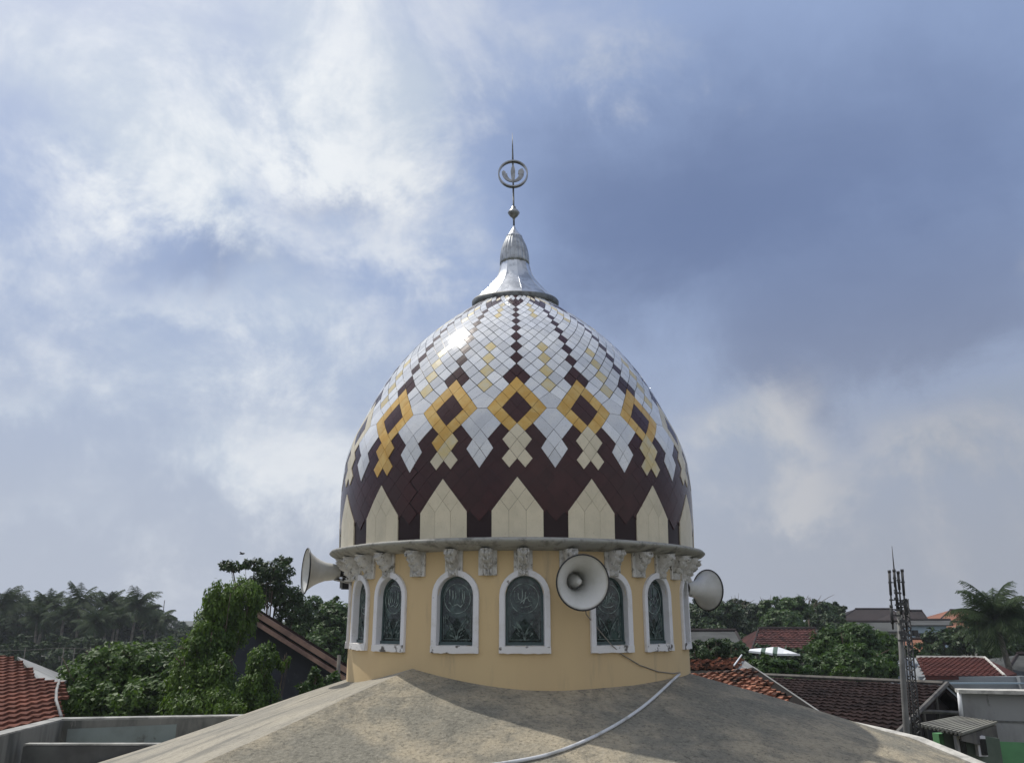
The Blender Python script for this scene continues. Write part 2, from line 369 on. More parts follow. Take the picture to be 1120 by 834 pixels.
# ------------------------------------------------------------------ the dome profile
ZK = np.array([.74, 1.0, 1.3, 1.6, 1.9, 2.2, 2.5, 2.8, 3.1, 3.4, 3.7, 3.9, 4.05, 4.15])
RK = np.array([2.139, 2.147, 2.158, 2.149, 2.108, 2.001, 1.863, 1.708, 1.509, 1.254, .923, .671, .459, .266])
def spline(zk, rk):
    n = len(zk); h = np.diff(zk); A = np.zeros((n, n)); b = np.zeros(n); A[0, 0] = A[-1, -1] = 1
    for i in range(1, n - 1):
        A[i, i - 1] = h[i - 1]; A[i, i] = 2 * (h[i - 1] + h[i]); A[i, i + 1] = h[i]; b[i] = 3 * ((rk[i + 1] - rk[i]) / h[i] - (rk[i] - rk[i - 1]) / h[i - 1])
    c = np.linalg.solve(A, b); bb = np.diff(rk) / h - h * (2 * c[:-1] + c[1:]) / 3; d = np.diff(c) / (3 * h)
    def f(z):
        i = int(np.clip(np.searchsorted(zk, z) - 1, 0, n - 2)); q = z - zk[i]
        return float(rk[i] + bb[i] * q + c[i] * q * q + d[i] * q ** 3)
    return f
RAD = spline(ZK, RK)
def cx(z): return float(np.interp(z, [.69, .76, 4.1, 6.7], [.075, .055, .045, .005]))
def P(r, ph, z): return (cx(z) + r * sin(ph), D - r * cos(ph), z)
def S(ph, z, off=0.):
    dr = (RAD(min(z + .02, 4.15)) - RAD(z - .02)) / .04; L = sqrt(1 + dr * dr)
    return P(RAD(z) + off / L, ph, z - off * dr / L)
def lathe(mb, prof, seg=96, mi=0, zf=None, smooth=True, rf=None, cxf=None):
    G = []
    for r, z in prof:
        row = []
        for k in range(seg):
            ph = 2 * pi * k / seg
            zz = z + (zf(ph) if zf else 0); rr = r * (rf(ph, z) if rf else 1)
            row.append(P(rr, ph, zz))
        G.append(row)
    mb.grid(G, mi, closed=True, smooth=smooth)

mosque = thing('mosque', (.075, D, -9.0), 'mosque roof with tall egg-shaped tiled dome on round ochre drum with silver spire', 'mosque')

# sloping concrete roof under the drum
RZ0 = -.03
SL = [(-180, .30), (-125, .31), (-100, .315), (-85, .32), (-72, .318)]
gx_, gy_ = -.066, .30
def roof_slope(a):
    if a > 180: a -= 360
    sA = -(gx_ * sin(radians(-32)) - gy_ * cos(radians(-32)))
    if -32 <= a <= 12: return -(gx_ * sin(radians(a)) - gy_ * cos(radians(a)))
    if a > 12:
        s12 = -(gx_ * sin(radians(12)) - gy_ * cos(radians(12)))
        return float(np.interp(a, [12, 34, 52, 72, 78, 90, 180], [s12, .300, .277, .270, .284, .31, .30]))
    # left facet: plane between az -32 and -85
    a1, a2 = radians(-32), radians(-82); z1, z2 = -sA, -.318
    m_ = np.array([[sin(a1), -cos(a1)], [sin(a2), -cos(a2)]]); g = np.linalg.solve(m_, np.array([z1, z2]))
    if a >= -82: return -(g[0] * sin(radians(a)) - g[1] * cos(radians(a)))
    return float(np.interp(a, [-180, -100, -82], [.30, .325, .318]))
XE, XW, YF, YB = 3.95, -5.6, -6.4, 5.2      # eave lines relative to the drum axis
def eave_rho(a):
    s_, c_ = sin(radians(a)), -cos(radians(a)); r = 1e9
    if s_ > 0: r = min(r, 3.50 / (s_ + .40 * c_)) if s_ + .40 * c_ > 1e-6 else r
    if s_ < -1e-6: r = min(r, XW / s_)
    if c_ < -1e-6: r = min(r, YF / c_)
    if c_ > 1e-6: r = min(r, YB / c_)
    return r
mb = MB(); G = []
angs = [-180 + i * 2 for i in range(180)]
for fr in [0] + list(np.linspace(.12, 1, 26)):
    row = []
    for a in angs:
        rho = .6 + (eave_rho(a) - .6) * fr
        z = RZ0 - roof_slope(a) * rho + .010 * math.sin(rho * 2.1 + a * .11) * min(1, rho / 3)
        row.append((.075 + rho * sin(radians(a)), D - rho * cos(radians(a)), z))
    G.append(row)
mb.grid(G, 0, closed=True, smooth=False)
for fi in range(len(mb.f)):
    a_mid = angs[fi % 180] + 1
    if a_mid < -32: mb.m[fi] = 1
low = [(p[0], p[1], p[2] - .16) for p in G[-1]]
mb.grid([G[-1], low], 0, closed=True, smooth=False)
mb.build('roof', [M['concrete'], M['concrete_smooth']], mosque)
kb = MB()
def eave_pt(a, out, up):
    rho = eave_rho(a); z = RZ0 - roof_slope(a) * rho
    s_, c_ = sin(radians(a)), -cos(radians(a)); return (.075 + s_ * (rho + out), D + c_ * (rho + out), z + up)
kg = [[eave_pt(a, o_, u_) for a in angs] for o_, u_ in ((-.07, -.02), (-.07, .03), (.05, .035), (.05, -.17))]
kb.grid(kg, 0, closed=True, smooth=False)
kb.build('eave_kerb', M['kerb'], mosque)
wb = MB()
q = [(.075 + XW * .93, D + YF + .25), (.075 + XE * .93, D + YF + .25), (.075 + XE * .93, D + YB - .3), (.075 + XW * .93, D + YB - .3)]
for i in range(4):
    a_, b_ = q[i], q[(i + 1) % 4]
    wb.add([(a_[0], a_[1], -9), (b_[0], b_[1], -9), (b_[0], b_[1], -2.3), (a_[0], a_[1], -2.3)], [(0, 1, 2, 3)])
wb.build('lower_wall', M['ochre'], mosque)

# ---- drum wall with real window openings
ZB, ZT = -.95, .69
ZSILL, ZSPR, WR = -.243, .225, .19
WINS = [-103, -81, -60, -42, -18.5, 1.4, 27.3, 46.5, 70, 92, 114, 136, 158, 180, 202, 223, 240]
WINS = sorted(((w + 180) % 360) - 180 for w in WINS); R = 2.0
da = WR / R
def arch_z(dphi, rr=WR, spr=ZSPR, rise=1.0): 
    x = min(abs(dphi) * R, rr); return spr + rise * sqrt(max(rr * rr - x * x, 0))
mb = MB()
edges = set(round(a, 5) for a in np.radians(np.arange(-180, 180, 1.5)))
edges = [e for e in edges if all(abs(e - radians(w)) > da + .002 for w in WINS)]
for w in WINS:
    for j in range(17): edges.append(radians(w) + da * (-1 + j / 8))
edges = sorted(edges); edges.append(edges[0] + 2 * pi)
def inwin(mid):
    for w in WINS:
        d_ = ((mid - radians(w) + pi) % (2 * pi)) - pi
        if abs(d_) < da: return radians(w)
    return None
for a_, b_ in zip(edges[:-1], edges[1:]):
    w = inwin((a_ + b_) / 2)
    def quad(z0a, z0b, z1a, z1b):
        mb.add([P(R, a_, z0a), P(R, b_, z0b), P(R, b_, z1b), P(R, a_, z1a)], [(0, 1, 2, 3)], smooth=True)
    if w is None: quad(ZB, ZB, ZT, ZT)
    else:
        wa = ((a_ - w + pi) % (2 * pi)) - pi; wb_ = ((b_ - w + pi) % (2 * pi)) - pi
        quad(ZB, ZB, ZSILL, ZSILL); quad(arch_z(wa), arch_z(wb_), ZT, ZT)
mb.build('drum_wall', M['ochre'], mosque)

# ---- windows
def outline(rad_, spr, bot, n=14, rise=1.0):
    pts = [(-rad_, bot), (-rad_, (bot + spr) / 2)]
    pts += [(rad_ * cos(pi - pi * i / n), spr + rise * rad_ * sin(pi - pi * i / n)) for i in range(n + 1)] + [(rad_, (bot + spr) / 2), (rad_, bot)]
    return pts
def cylp(w, x, z, r): return P(r, radians(w) + x / R, z)
def flatstroke(mb, w, pts, wid, r, mi=0, closed=False):
    pts = [np.array(p, float) for p in pts]; n = len(pts); L = []; Rr = []
    for i, p in enumerate(pts):
        a = pts[(i - 1) % n] if closed or i > 0 else p; b = pts[(i + 1) % n] if closed or i < n - 1 else p
        tt = b - a; tt /= np.linalg.norm(tt) + 1e-9; nn = np.array((-tt[1], tt[0])) * wid / 2
        L.append(p + nn); Rr.append(p - nn)
    G = []
    for i in list(range(n)) + ([0] if closed else []):
        G.append([cylp(w, *L[i], r - .004), cylp(w, *L[i], r), cylp(w, *Rr[i], r), cylp(w, *Rr[i], r - .004)])
    mb.grid(G, mi, smooth=False)
front_views = {-18.5: 0, 1.4: 1, 27.3: 2, -42: 0, 46.5: 2}
for wi, w in enumerate(WINS):
    vis = abs(w) < 105
    rr = random.Random(int(w * 10))
    fr = MB()
    o_in = outline(WR, ZSPR, ZSILL - .005); o_out = outline(WR + .058, ZSPR, ZSILL - .07)
    G = []
    for (xi, zi), (xo, zo) in zip(o_in, o_out):
        G.append([cylp(w, xi, zi, R - .065), cylp(w, xi, zi, R + .022), cylp(w, xi * 1.06, zi, R + .030), cylp(w, xo * .985, zo, R + .030), cylp(w, xo, zo, R + .018), cylp(w, xo, zo, R - .01)])
    fr.grid(G, 0, smooth=False)
    f = fr.build('window', M['white_paint'], mosque)
    si = MB()
    G = []
    for x in np.linspace(-WR - .057, WR + .057, 13):
        G.append([cylp(w, x * .74, ZSILL + .006, R - .065), cylp(w, x, ZSILL - .004 + rr.uniform(-.004, .003), R + .034), cylp(w, x, ZSILL - .068 + rr.uniform(-.006, .004), R + .036), cylp(w, x, ZSILL - .072, R - .01)])
    si.grid(G, 0, smooth=False); si.build('sill', M['sill'], f)
    if not vis: 
        pn = MB(); pn.grid([[cylp(w, x, ZSILL, R - .05), cylp(w, x, ZSPR + WR, R - .05)] for x in np.linspace(-WR, WR, 5)]); pn.build('pane', M['glass'], f); continue
    pn = MB()
    ip = outline(WR - .001, ZSPR, ZSILL); cen = (0, 0)
    G = [[cylp(w, x, z, R - .052) for x, z in ip], [cylp(w, x * .5, z * .5 + .02, R - .052) for x, z in ip], [cylp(w, 0, .02, R - .052) for _ in ip]]
    pn.grid(G, smooth=True)
    pn.add([cylp(w, -WR, ZSILL, R - .052), cylp(w, WR, ZSILL, R - .052), cylp(w, 0, .02, R - .052)], [(0, 1, 2)], smooth=True)
    pn.build('pane', M['glass'], f)
    ff = MB(); G = []
    for (x, z), (x2, z2) in zip(outline(WR - .001, ZSPR, ZSILL), outline(WR - .024, ZSPR, ZSILL + .03)):
        G.append([cylp(w, x, z, R - .046), cylp(w, x2, z2, R - .046), cylp(w, x2, z2, R - .052)])
    ff.grid(G, smooth=False); ff.box(cylp(w, 0, ZSILL + .018, R - .048), (2 * WR - .01, .012, .03), rz=radians(w))
    ff.build('sash', M['teal'], f)
    et = MB(); rs = R - .047
    cz = .20
    circ = [(.142 * cos(q_), cz + .142 * sin(q_)) for q_ in np.linspace(0, 2 * pi, 33)[:-1]]
    flatstroke(et, w, circ, .0075, rs, closed=True)
    # inner margin line
    flatstroke(et, w, [(-.145, .03), (-.145, ZSILL + .055), (.145, ZSILL + .055), (.145, .03)], .0045, rs)
    kind = front_views.get(w, 1)
    if kind == 0:
        for k_, x in enumerate((-.085, -.05, -.018, .022, .055, .075)):
            flatstroke(et, w, [(x, cz + .09 - .01 * (k_ % 3)), (x + .004, cz + .02), (x - .006, cz - .045 + .01 * (k_ % 2))], .010, rs)
        flatstroke(et, w, [(-.09, cz - .03), (-.05, cz - .075), (0, cz - .055), (.04, cz - .08), (.08, cz - .035)], .011, rs)
    elif kind == 1:
        flatstroke(et, w, [(-.10, cz + .07), (-.105, cz + .0), (-.085, cz - .035), (-.05, cz - .03)], .008, rs)
        flatstroke(et, w, [(-.065, cz + .05), (-.06, cz - .0), (-.03, cz - .03), (-.02, cz + .02), (-.022, cz + .09)], .009, rs)
        flatstroke(et, w, [(.012, cz + .06), (.006, cz + .0), (-.012, cz - .05)], .009, rs)
        flatstroke(et, w, [(-.045, cz - .045), (.0, cz - .01), (.04, cz + .018), (.075, cz + .012), (.10, cz - .01)], .008, rs)
        flatstroke(et, w, [(.055, cz + .055), (.03, cz + .01), (.045, cz - .025), (.085, cz - .03)], .008, rs)
        flatstroke(et, w, [(-.08, cz - .065), (-.03, cz - .085), (.03, cz - .08), (.07, cz - .06)], .007, rs)
    else:
        flatstroke(et, w, [(.0, cz + .12), (.0, cz - .01)], .009, rs)
        flatstroke(et, w, [(-.09, cz - .01), (-.06, cz - .06), (-.02, cz - .03), (.02, cz - .07), (.06, cz - .03), (.10, cz + .01)], .011, rs)
        flatstroke(et, w, [(-.10, cz + .05), (-.05, cz - .0), (.04, cz + .04), (.09, cz - .03)], .008, rs)
    et.build('etched_line', M['etch'], f)
    ef = MB()
    # flared vase-like frosted field and scattered leaf shapes below the medallion
    zc0 = ZSILL + .05
    for i in range(46):
        sg = 1 if i % 2 else -1
        if i % 2 == 0: hx = rr.uniform(.004, .125) ; hz_ = zc0 + (hx / .125) ** .8 * rr.uniform(.03, .24) + rr.uniform(0, .05); s_ = rr.uniform(.010, .026); an = rr.uniform(.4, 1.5)
        x = sg * hx; z = min(hz_, .055)
        ca, sa = cos(an) * sg, sin(an)
        pts = [(x + s_ * ca, z + s_ * sa), (x - .38 * s_ * sa, z + .38 * s_ * ca), (x - s_ * ca, z - s_ * sa), (x + .38 * s_ * sa, z - .38 * s_ * ca)]
        ef.add([cylp(w, a_, b_, rs - .002 + .00012 * i) for a_, b_ in pts], [(0, 1, 2, 3)])
    for sg in (-1, 1): flatstroke(ef, w, [(0, zc0), (sg * .018, zc0 + .08), (sg * .06, zc0 + .15), (sg * .11, zc0 + .21)], .012, rs + .001)
    ef.build('frosted_pattern', M['etch_dim'], f)

# ---- cornice and corbels
mb = MB()
lathe(mb, [(1.99, .655), (2.09, .668), (2.16, .680), (2.205, .700), (2.235, .712), (2.258, .728), (2.262, .742), (2.250, .757), (2.215, .765), (2.15, .775), (2.05, .790)], 160,
      rf=lambda ph, z: 1 + .0022 * sin(ph * 23) * sin(ph * 7 + z * 9))
mb.build('cornice', M['stone'], mosque)
CORB = [-96, -85, -74, -63, -53, -43, -31, -19, -9, 1, 14, 28, 38, 48.5, 58, 68, 79, 90, 101] + [112 + 11 * i for i in range(14)]
def vnoise(x, y, z): return sin(x * 3.1 + 1.3 * sin(y * 2.3 + z)) * cos(y * 2.7 + 1.7 * sin(z * 3.3 + x)) * sin(z * 2.9 + 1.1 * cos(x * 1.9))
for ci, a in enumerate(CORB):
    mb = MB(); G = []
    n1, n2 = 30, 22
    for i in range(n1 + 1):
        v = i / n1; z = .667 - v * .250
        prot = .120 * (1 - v) ** 1.3 + .050 + .020 * sin(v * pi * 2.0)
        hw = .056 - .004 * v
        row = [P(R - .01, radians(a) - hw / R, z)]
        for j in range(n2 + 1):
            u = j / n2 * 2 - 1
            edge = sqrt(max(0, 1 - abs(u) ** 5))
            carve = .030 * abs(sin(u * 5.2 + .6 * sin(v * 9))) ** .7 * (1 - .3 * v) + .018 * vnoise(u * 4 + ci * 3.1, v * 9, ci * 1.7) + .012 * vnoise(u * 9, v * 17 + ci, 2.2)
            scal = .020 * abs(sin(v * pi * 4.2 + abs(u) * 2)) ** 3
            row.append(P(R + (prot + carve * 1.2 - scal) * (.35 + .65 * edge), radians(a) + u * hw * (1 + .05 * sin(v * 14)) / R, z))
        row.append(P(R - .01, radians(a) + hw / R, z)); G.append(row)
    G.append([P(R - .01, radians(a) + 0.0, .413)] * len(G[0]))
    mb.grid(G, smooth=True)
    bp_ = [[P(R - .01, radians(a) + x, z_) if e_ else P(R + .022, radians(a) + x, z_) for x, e_ in ((-.046, 1), (-.046, 0), (.046, 0), (.046, 1))] for z_ in (.664, .540, .418)]
    mb.grid(bp_, smooth=False); mb.add([bp_[2][3], bp_[2][2], bp_[2][1], bp_[2][0]], [(0, 1, 2, 3)])
    mb.build('corbel', M['corbel'], mosque)
# thin vertical plaster fillets beside the brackets
# ---- dome
mb = MB(); G = []
for z in np.linspace(.745, 4.148, 70): G.append([S(2 * pi * k / 144, z, -.006) for k in range(144)])
DM = MB(); DM.grid(G, closed=True)

PY = [(-17, 3.818), (-16, 3.759), (-15, 3.70), (-14, 3.641), (-12, 3.523), (-10, 3.404), (-8, 3.281), (-6, 3.151), (-4, 2.999), (-2, 2.84), (0, 2.672), (1, 2.585), (2, 2.496), (3, 2.399), (4, 2.305),
      (5, 2.210), (6, 2.110), (7, 2.018), (8, 1.929), (9, 1.843), (10, 1.754), (11, 1.653), (12, 1.553), (13, 1.459), (14, 1.367)]
PY = [(-20, 3.99), (-19, 3.935), (-18, 3.878)] + PY
def ZL(k): return float(np.interp(k, [p[0] for p in PY], [p[1] for p in PY]))
PA = [(.765, 239.0), (1.034, 237.9), (1.367, 236.4), (1.459, 235.3), (1.553, 234.0), (1.653, 232.3), (1.754, 230.0), (1.843, 227.4), (1.929, 224.1), (2.018, 219.8), (2.11, 214.6), (2.21, 208.5), (2.305, 202.5),
      (2.399, 196.4), (2.496, 190.1), (2.585, 184.3), (2.672, 178.5)]
def A_(z): return float(np.interp(z, [p[0] for p in PA], [p[1] for p in PA]))
WK = [(0, 15.0), (2, 15.4), (4, 16.1), (6, 16.4), (8, 17.4), (10, 16.3), (12, 17.0), (14, 18.)]
def W_(k): return float(np.interp(k, [p[0] for p in WK], [p[1] for p in WK]))
U0 = {0: 0, 1: .5, 2: 1, 3: .5, 4: 1, 5: 1.5, 6: 2}
cent = [-85 + 0, -63.4, -41.8, -20.4, 0, 20.4, 41.8, 63.4, 85] + [85 + 21.111 * i for i in range(1, 9)]
NM = 17
def cen(i): return radians(cent[i % NM] + 360 * (i // NM))
def xo(u, k, h):     # angle from the motif centre for lattice coordinate u>=0
    if k <= 0:
        s_ = np.interp(u, [0, .5, 1, 1.5, 2], [0, .465, 1, 1.51, 2]) / 2; return s_ * h
    core = W_(k) / A_(ZL(k))
    if k > 6: return u * core
    u0 = U0[k]
    if u <= u0 + 1e-6: return u * core
    return u0 * core + (h - u0 * core) * (u - u0) / (2 - u0)
def VX(m, u, k):
    while u > 2: u -= 4; m += 1
    while u < -2: u += 4; m -= 1
    if u >= 0: h = (cen(m + 1) - cen(m)) / 2; return cen(m) + xo(u, k, h)
    h = (cen(m) - cen(m - 1)) / 2; return cen(m) - xo(-u, k, h)
TK = {k: i + 1 for i, k in enumerate(('white', 'gold', 'cream', 'dark', 'pale'))}
def tilepoly(col, poly, d=.004, off=.004, jit=0., sub=1):
    c0 = np.mean([p[0] for p in poly]); z0 = np.mean([p[1] for p in poly]); r = RAD(z0)
    pl = [np.array(((p[0] - c0) * r, p[1] - z0)) for p in poly]
    pl = [p - p / (np.linalg.norm(p) + 1e-9) * d * 1.3 for p in pl]
    ja, jb = RNG.normal(0, jit, 2) if jit else (0, 0); jo = RNG.uniform(0, .0012)
    def pt(q): return S(c0 + q[0] / r, z0 + q[1], off + jo + ja * q[0] + jb * q[1])
    n = len(pl); tint = RNG.uniform(0, 1); cc_ = np.zeros(2)
    mids = [(pl[i] + pl[(i + 1) % n]) / 2 for i in range(n)]
    b_ = DM; mi_ = TK[col]
    for i in range(n):
        q = [cc_, mids[i - 1], pl[i], mids[i]]
        Gd = []
        for a in range(sub + 1):
            Gd.append([pt((q[0] * (1 - x) + q[3] * x) * (1 - a / sub) + (q[1] * (1 - x) + q[2] * x) * (a / sub)) for x in [j / sub for j in range(sub + 1)]])
        b_.grid(Gd, mi_, smooth=True, col=tint)
    # rim so that each tile has an edge
    rim = []
    for i in range(n): rim += [pl[i], mids[i]]
    top = [pt(p) for p in rim]; bot = [S(c0 + p[0] / r, z0 + p[1], -.007) for p in rim]
    b_.grid([bot, top], mi_, closed=True, smooth=False, col=tint)
def dia(m, u, k): return [(VX(m, u, k - 1), ZL(k - 1)), (VX(m, u + .5, k), ZL(k)), (VX(m, u, k + 1), ZL(k + 1)), (VX(m, u - .5, k), ZL(k))]
for m in range(NM):
    ctr = cen(m); a_deg = cent[m]; hR = (cen(m + 1) - ctr) / 2; g = ctr + hR
    far_ = abs(a_deg) > 60; ring_c = 'cream' if far_ else 'gold'
    blk = 'gold' if -60 < a_deg < -30 else 'cream'
    for k in range(-19, 6):
        for u2 in range(-3, 5):
            u = u2 / 2
            if ((u + k / 2 - .5) % 1) > .01: continue
            au = abs(u); col = 'white'
            if k >= 3:
                a = u + (k - 6) / 2; b = -u + (k - 6) / 2
                if max(abs(a), abs(b)) <= 1.51: continue
                if k == 5 and u == 2: continue
            if u == 0 and k <= 1: col = 'dark'
            if k == 2 and au == .5: col = 'dark'
            if k == 3 and u == 0: col = ring_c
            if u == 2 and k in (-3, -1, 1, 3): col = 'pale'
            if u == 2 and k in (-11, -13, -15): col = 'pale'
            if k == -16 and au in (.5,): col = 'dark'
            if k == -17 and au in (1,): col = 'dark'
            if k <= -17 and col == 'white' and (u2 * 7 + k * 5 + m) % 4 == 0: col = 'cream'
            tilepoly(col, dia(m, u, k), .0042 if k > -8 else .0034, .004, .009)
    for k in range(3, 13):
        for u2 in range(-3, 4):
            u = u2 / 2
            if ((u + k / 2 - .5) % 1) > .01: continue
            a = u + (k - 6) / 2; b = -u + (k - 6) / 2
            if max(abs(a), abs(b)) <= 1.51 and not (u == 0 and k == 9):
                inner = max(abs(a), abs(b)) <= .51
                tilepoly('dark' if inner else ring_c, dia(m, u, k), .0012 if inner else .0022, .005, .004)
            a = u + (k - 10) / 2; b = -u + (k - 10) / 2
            if max(abs(a), abs(b)) <= .51:
                cb = blk
                if a_deg == -20.4: cb = 'gold' if k <= 10 and u <= 0 else ('pale' if k <= 10 else 'pale')
                if a_deg == 41.8: cb = 'pale'
                tilepoly(cb, dia(m, u, k), .0020, .006, .003)
            if k == 12 and abs(u) == .5: tilepoly('gold' if -60 < a_deg < -30 else ('pale' if a_deg == 41.8 else 'cream'), dia(m, u, k), .0020, .006, .003)
    # white field in the gap to the next motif
    def gp(e, z, side=1): return (g + side * abs(e) / A_(z), z)
    z6, z5 = ZL(6), ZL(5)
    e6 = [VX(m, 2, 6), 2 * g - VX(m, 2, 6)]
    e6 = [cen(m) + 2 * W_(6) / A_(z6), cen(m + 1) - 2 * W_(6) / A_(z6)]
    e5 = [cen(m) + 1.5 * W_(5) / A_(z5), cen(m + 1) - 1.5 * W_(5) / A_(z5)]
    zc_ = 1.867; z8 = ZL(8); zm = 1.765; zx = 1.664; zlo = 1.459
    e8 = [cen(m) + W_(8) / A_(z8), cen(m + 1) - W_(8) / A_(z8)]
    e7 = [cen(m) + 1.5 * W_(7) / A_(ZL(7)), cen(m + 1) - 1.5 * W_(7) / A_(ZL(7))]
    tilepoly('white', [(g, ZL(4)), (e5[1], z5), (e6[1], z6), (e6[0], z6), (e5[0], z5)], .0015, .005, .003)
    tilepoly('white', [(e6[0], z6 - .002), (e6[1], z6 - .002), (e7[1], ZL(7)), (g, zc_), (e7[0], ZL(7))], .0012, .005, .003)
    p8 = 8.7
    for sd, (e_, f_) in ((-1, (e8[0], e7[0])), (1, (e8[1], e7[1]))):
        tilepoly('white', [(e_, z8), (f_, ZL(7)), (g, zc_), gp(p8, zm, sd)], .0022, .005, .004)
        tilepoly('white', [gp(15.25, zx, sd), gp(8.2, zm, sd), (g, zx), gp(7.7, 1.562, sd)], .0025, .005, .004)
    tilepoly('white', [(g, zc_), gp(p8, zm, 1), (g, zx), gp(p8, zm, -1)], .0025, .0052, .004)
    tilepoly('white', [(g, zx), gp(7.7, 1.562, 1), (g, zlo), gp(7.7, 1.562, -1)], .0025, .0052, .004)
    # arches of the base band
    zs = [1.367, 1.256, 1.145, 1.034]; hb = 28.4 / 3 / A_(1.1)
    def q_(e, z): return (ctr + e * hb, z)
    tilepoly('cream', [q_(0, zs[0]), q_(1, zs[1]), q_(0, zs[2]), q_(-1, zs[1])], .0012, .006, .002, 2)
    for sd in (-1, 1):
        tilepoly('cream', [q_(sd, zs[1]), q_(sd * 2, zs[2]), q_(sd, zs[3]), q_(0, zs[2])], .0012, .006, .002, 2)
    for e in (-2, 0, 2):
        tilepoly('cream', [q_(e, zs[2]), q_(e + 1, zs[3]), q_(e + 1, .757), q_(e - 1, .757), q_(e - 1, zs[3])], .0014, .006, .002, 2)
    # maroon tiles of the dark band
    for k in range(7, 18):
        zt = [np.interp(k + dk, [6, 14, 17, 18], [ZL(6), ZL(14), 1.034, .93]) for dk in (-1, 0, 1)]
        for u2 in range(-3, 5):
            u = u2 / 2
            if ((u + k / 2 - .5) % 1) > .01: continue
            c_ = ctr + u / 2 * hR; w_ = hR / 4
            tilepoly('dark', [(c_, zt[0]), (c_ + w_, zt[1]), (c_, zt[2]), (c_ - w_, zt[1])], .0012, -.0005, .002)
dome = DM.build('dome', [M['dark_base']] + [M[k] for k in ('white_tile', 'gold_tile', 'cream_tile', 'dark_tile', 'pale_yellow')], mosque)

# ---- spire cap
def droop(ph): return -.085 * max(0, cos(ph)) ** 1.2
mb = MB()
lathe(mb, [(.50, 3.95), (.555, 4.015), (.582, 4.025), (.588, 4.10), (.57, 4.125), (.45, 4.145)], 64, zf=droop)
cap = mb.build('spire_cap', M['dark_metal'], mosque)
mb = MB(); FL = [(.560, 4.120), (.485, 4.195), (.395, 4.28), (.318, 4.375), (.258, 4.46), (.222, 4.55), (.202, 4.64), (.192, 4.70)]
for k in range(10):      # flared skirt of bent zinc panels
    a0, a1 = 2 * pi * (k + .25) / 10, 2 * pi * (k + 1.25) / 10; G = []
    for r, z in FL:
        dz = (4.70 - z) / .55
        row = []
        for j in range(5):
            ph = a0 + (a1 - a0) * j / 4; rr_ = r * (cos(pi / 10) / cos((ph - a0) - pi / 10) * .6 + .4)
            row.append(P(rr_, ph, z + droop(ph) * max(0, dz) * .9))
        G.append(row)
    mb.grid(G, smooth=True, col=RNG.uniform(0, 1))
    for r, z in FL: pass
    mb.tube([P(r * 1.003, a0, z + droop(a0) * max(0, (4.70 - z) / .55) * .9) for r, z in FL], .004, 5)
mb.build('flared_skirt', M['zinc'], cap)
mb = MB()
lathe(mb, [(.16, 4.645), (.203, 4.655), (.203, 4.70), (.199, 4.78), (.186, 4.87), (.163, 4.95), (.134, 5.02), (.108, 5.078)], 240, rf=lambda ph, z: 1 + .055 * abs(sin(ph * 10)) ** .6 - .05)
mb.build('ribbed_bulb', M['bulb'], cap)
mb = MB()
lathe(mb, [(.112, 5.072), (.114, 5.084), (.098, 5.094), (.062, 5.15), (.030, 5.20), (.013, 5.245), (.012, 5.25)], 40)
mb.build('tip_cone', M['zinc'], cap)
# ---- finial
mb = MB(); mb.tube([P(0, 0, z) for z in (5.22, 5.5, 5.86)], .0125, 8); mb.tube([P(0, 0, z) for z in (5.84, 6.05, 6.3, 6.5, 6.735)], [.011, .011, .013, .009, .002], 8)
fin = mb.build('finial', M['dark_metal'], mosque)
mb = MB(); lathe(mb, [(.012, 5.33), (.022, 5.372), (.052, 5.40), (.083, 5.448), (.083, 5.456), (.060, 5.49), (.034, 5.515), (.030, 5.545), (.010, 5.55)], 24)
mb.build('spindle_knob', M['steel'], fin)
mb = MB(); RC = 6.065
G = []
for i in range(49):
    q_ = 2 * pi * i / 48; row = []
    for rr_, yy in ((.212, -.030), (.212, .030), (.194, .030), (.194, -.030), (.212, -.030)):
        row.append((cx(RC) + rr_ * sin(q_), D + yy, RC + rr_ * cos(q_)))
    G.append(row)
mb.grid(G, smooth=False); mb.build('ring', M['steel'], fin)
mb = MB()
def plate(pts, y0=-.012, th=.024):
    n = len(pts); X = cx(RC)
    mb.add([(X + a, D + y0, RC + b) for a, b in pts] + [(X + a, D + y0 + th, RC + b) for a, b in pts],
           [tuple(range(n)), tuple(range(2 * n - 1, n - 1, -1))] + [(i, (i + 1) % n, (i + 1) % n + n, i + n) for i in range(n)])
plate([(-.020, -.11), (.020, -.11), (.030, -.02), (.030, .05), (.018, .12), (0, .15), (-.022, .10), (-.034, .04), (-.028, -.03)])
def crescent(q0, q1, cxx, czz, ro, ri, n=14):
    us = [(cxx + ro * cos(radians(q0 + (q1 - q0) * i / n)), czz + ro * sin(radians(q0 + (q1 - q0) * i / n))) for i in range(n + 1)]
    ui = [(cxx + (ro - (ro - ri) * w_) * cos(radians(q0 + (q1 - q0) * i / n)), czz + (ro - (ro - ri) * w_) * sin(radians(q0 + (q1 - q0) * i / n))) for i in range(n + 1) for w_ in [.25 + .75 * abs(i / n * 2 - 1) ** .8]]
    for i in range(n): plate([us[i], us[i + 1], ui[i + 1], ui[i]], -.010, .02)
crescent(195, 345, 0, .03, .160, .085)
plate([(.070, .0), (.14, -.02), (.160, .03), (.135, .085), (.10, .075), (.075, .05)]); plate([(-.155, -.01), (-.10, -.02), (-.105, .03), (-.135, .055), (-.16, .03)])
mb.build('emblem', M['steel'], fin)

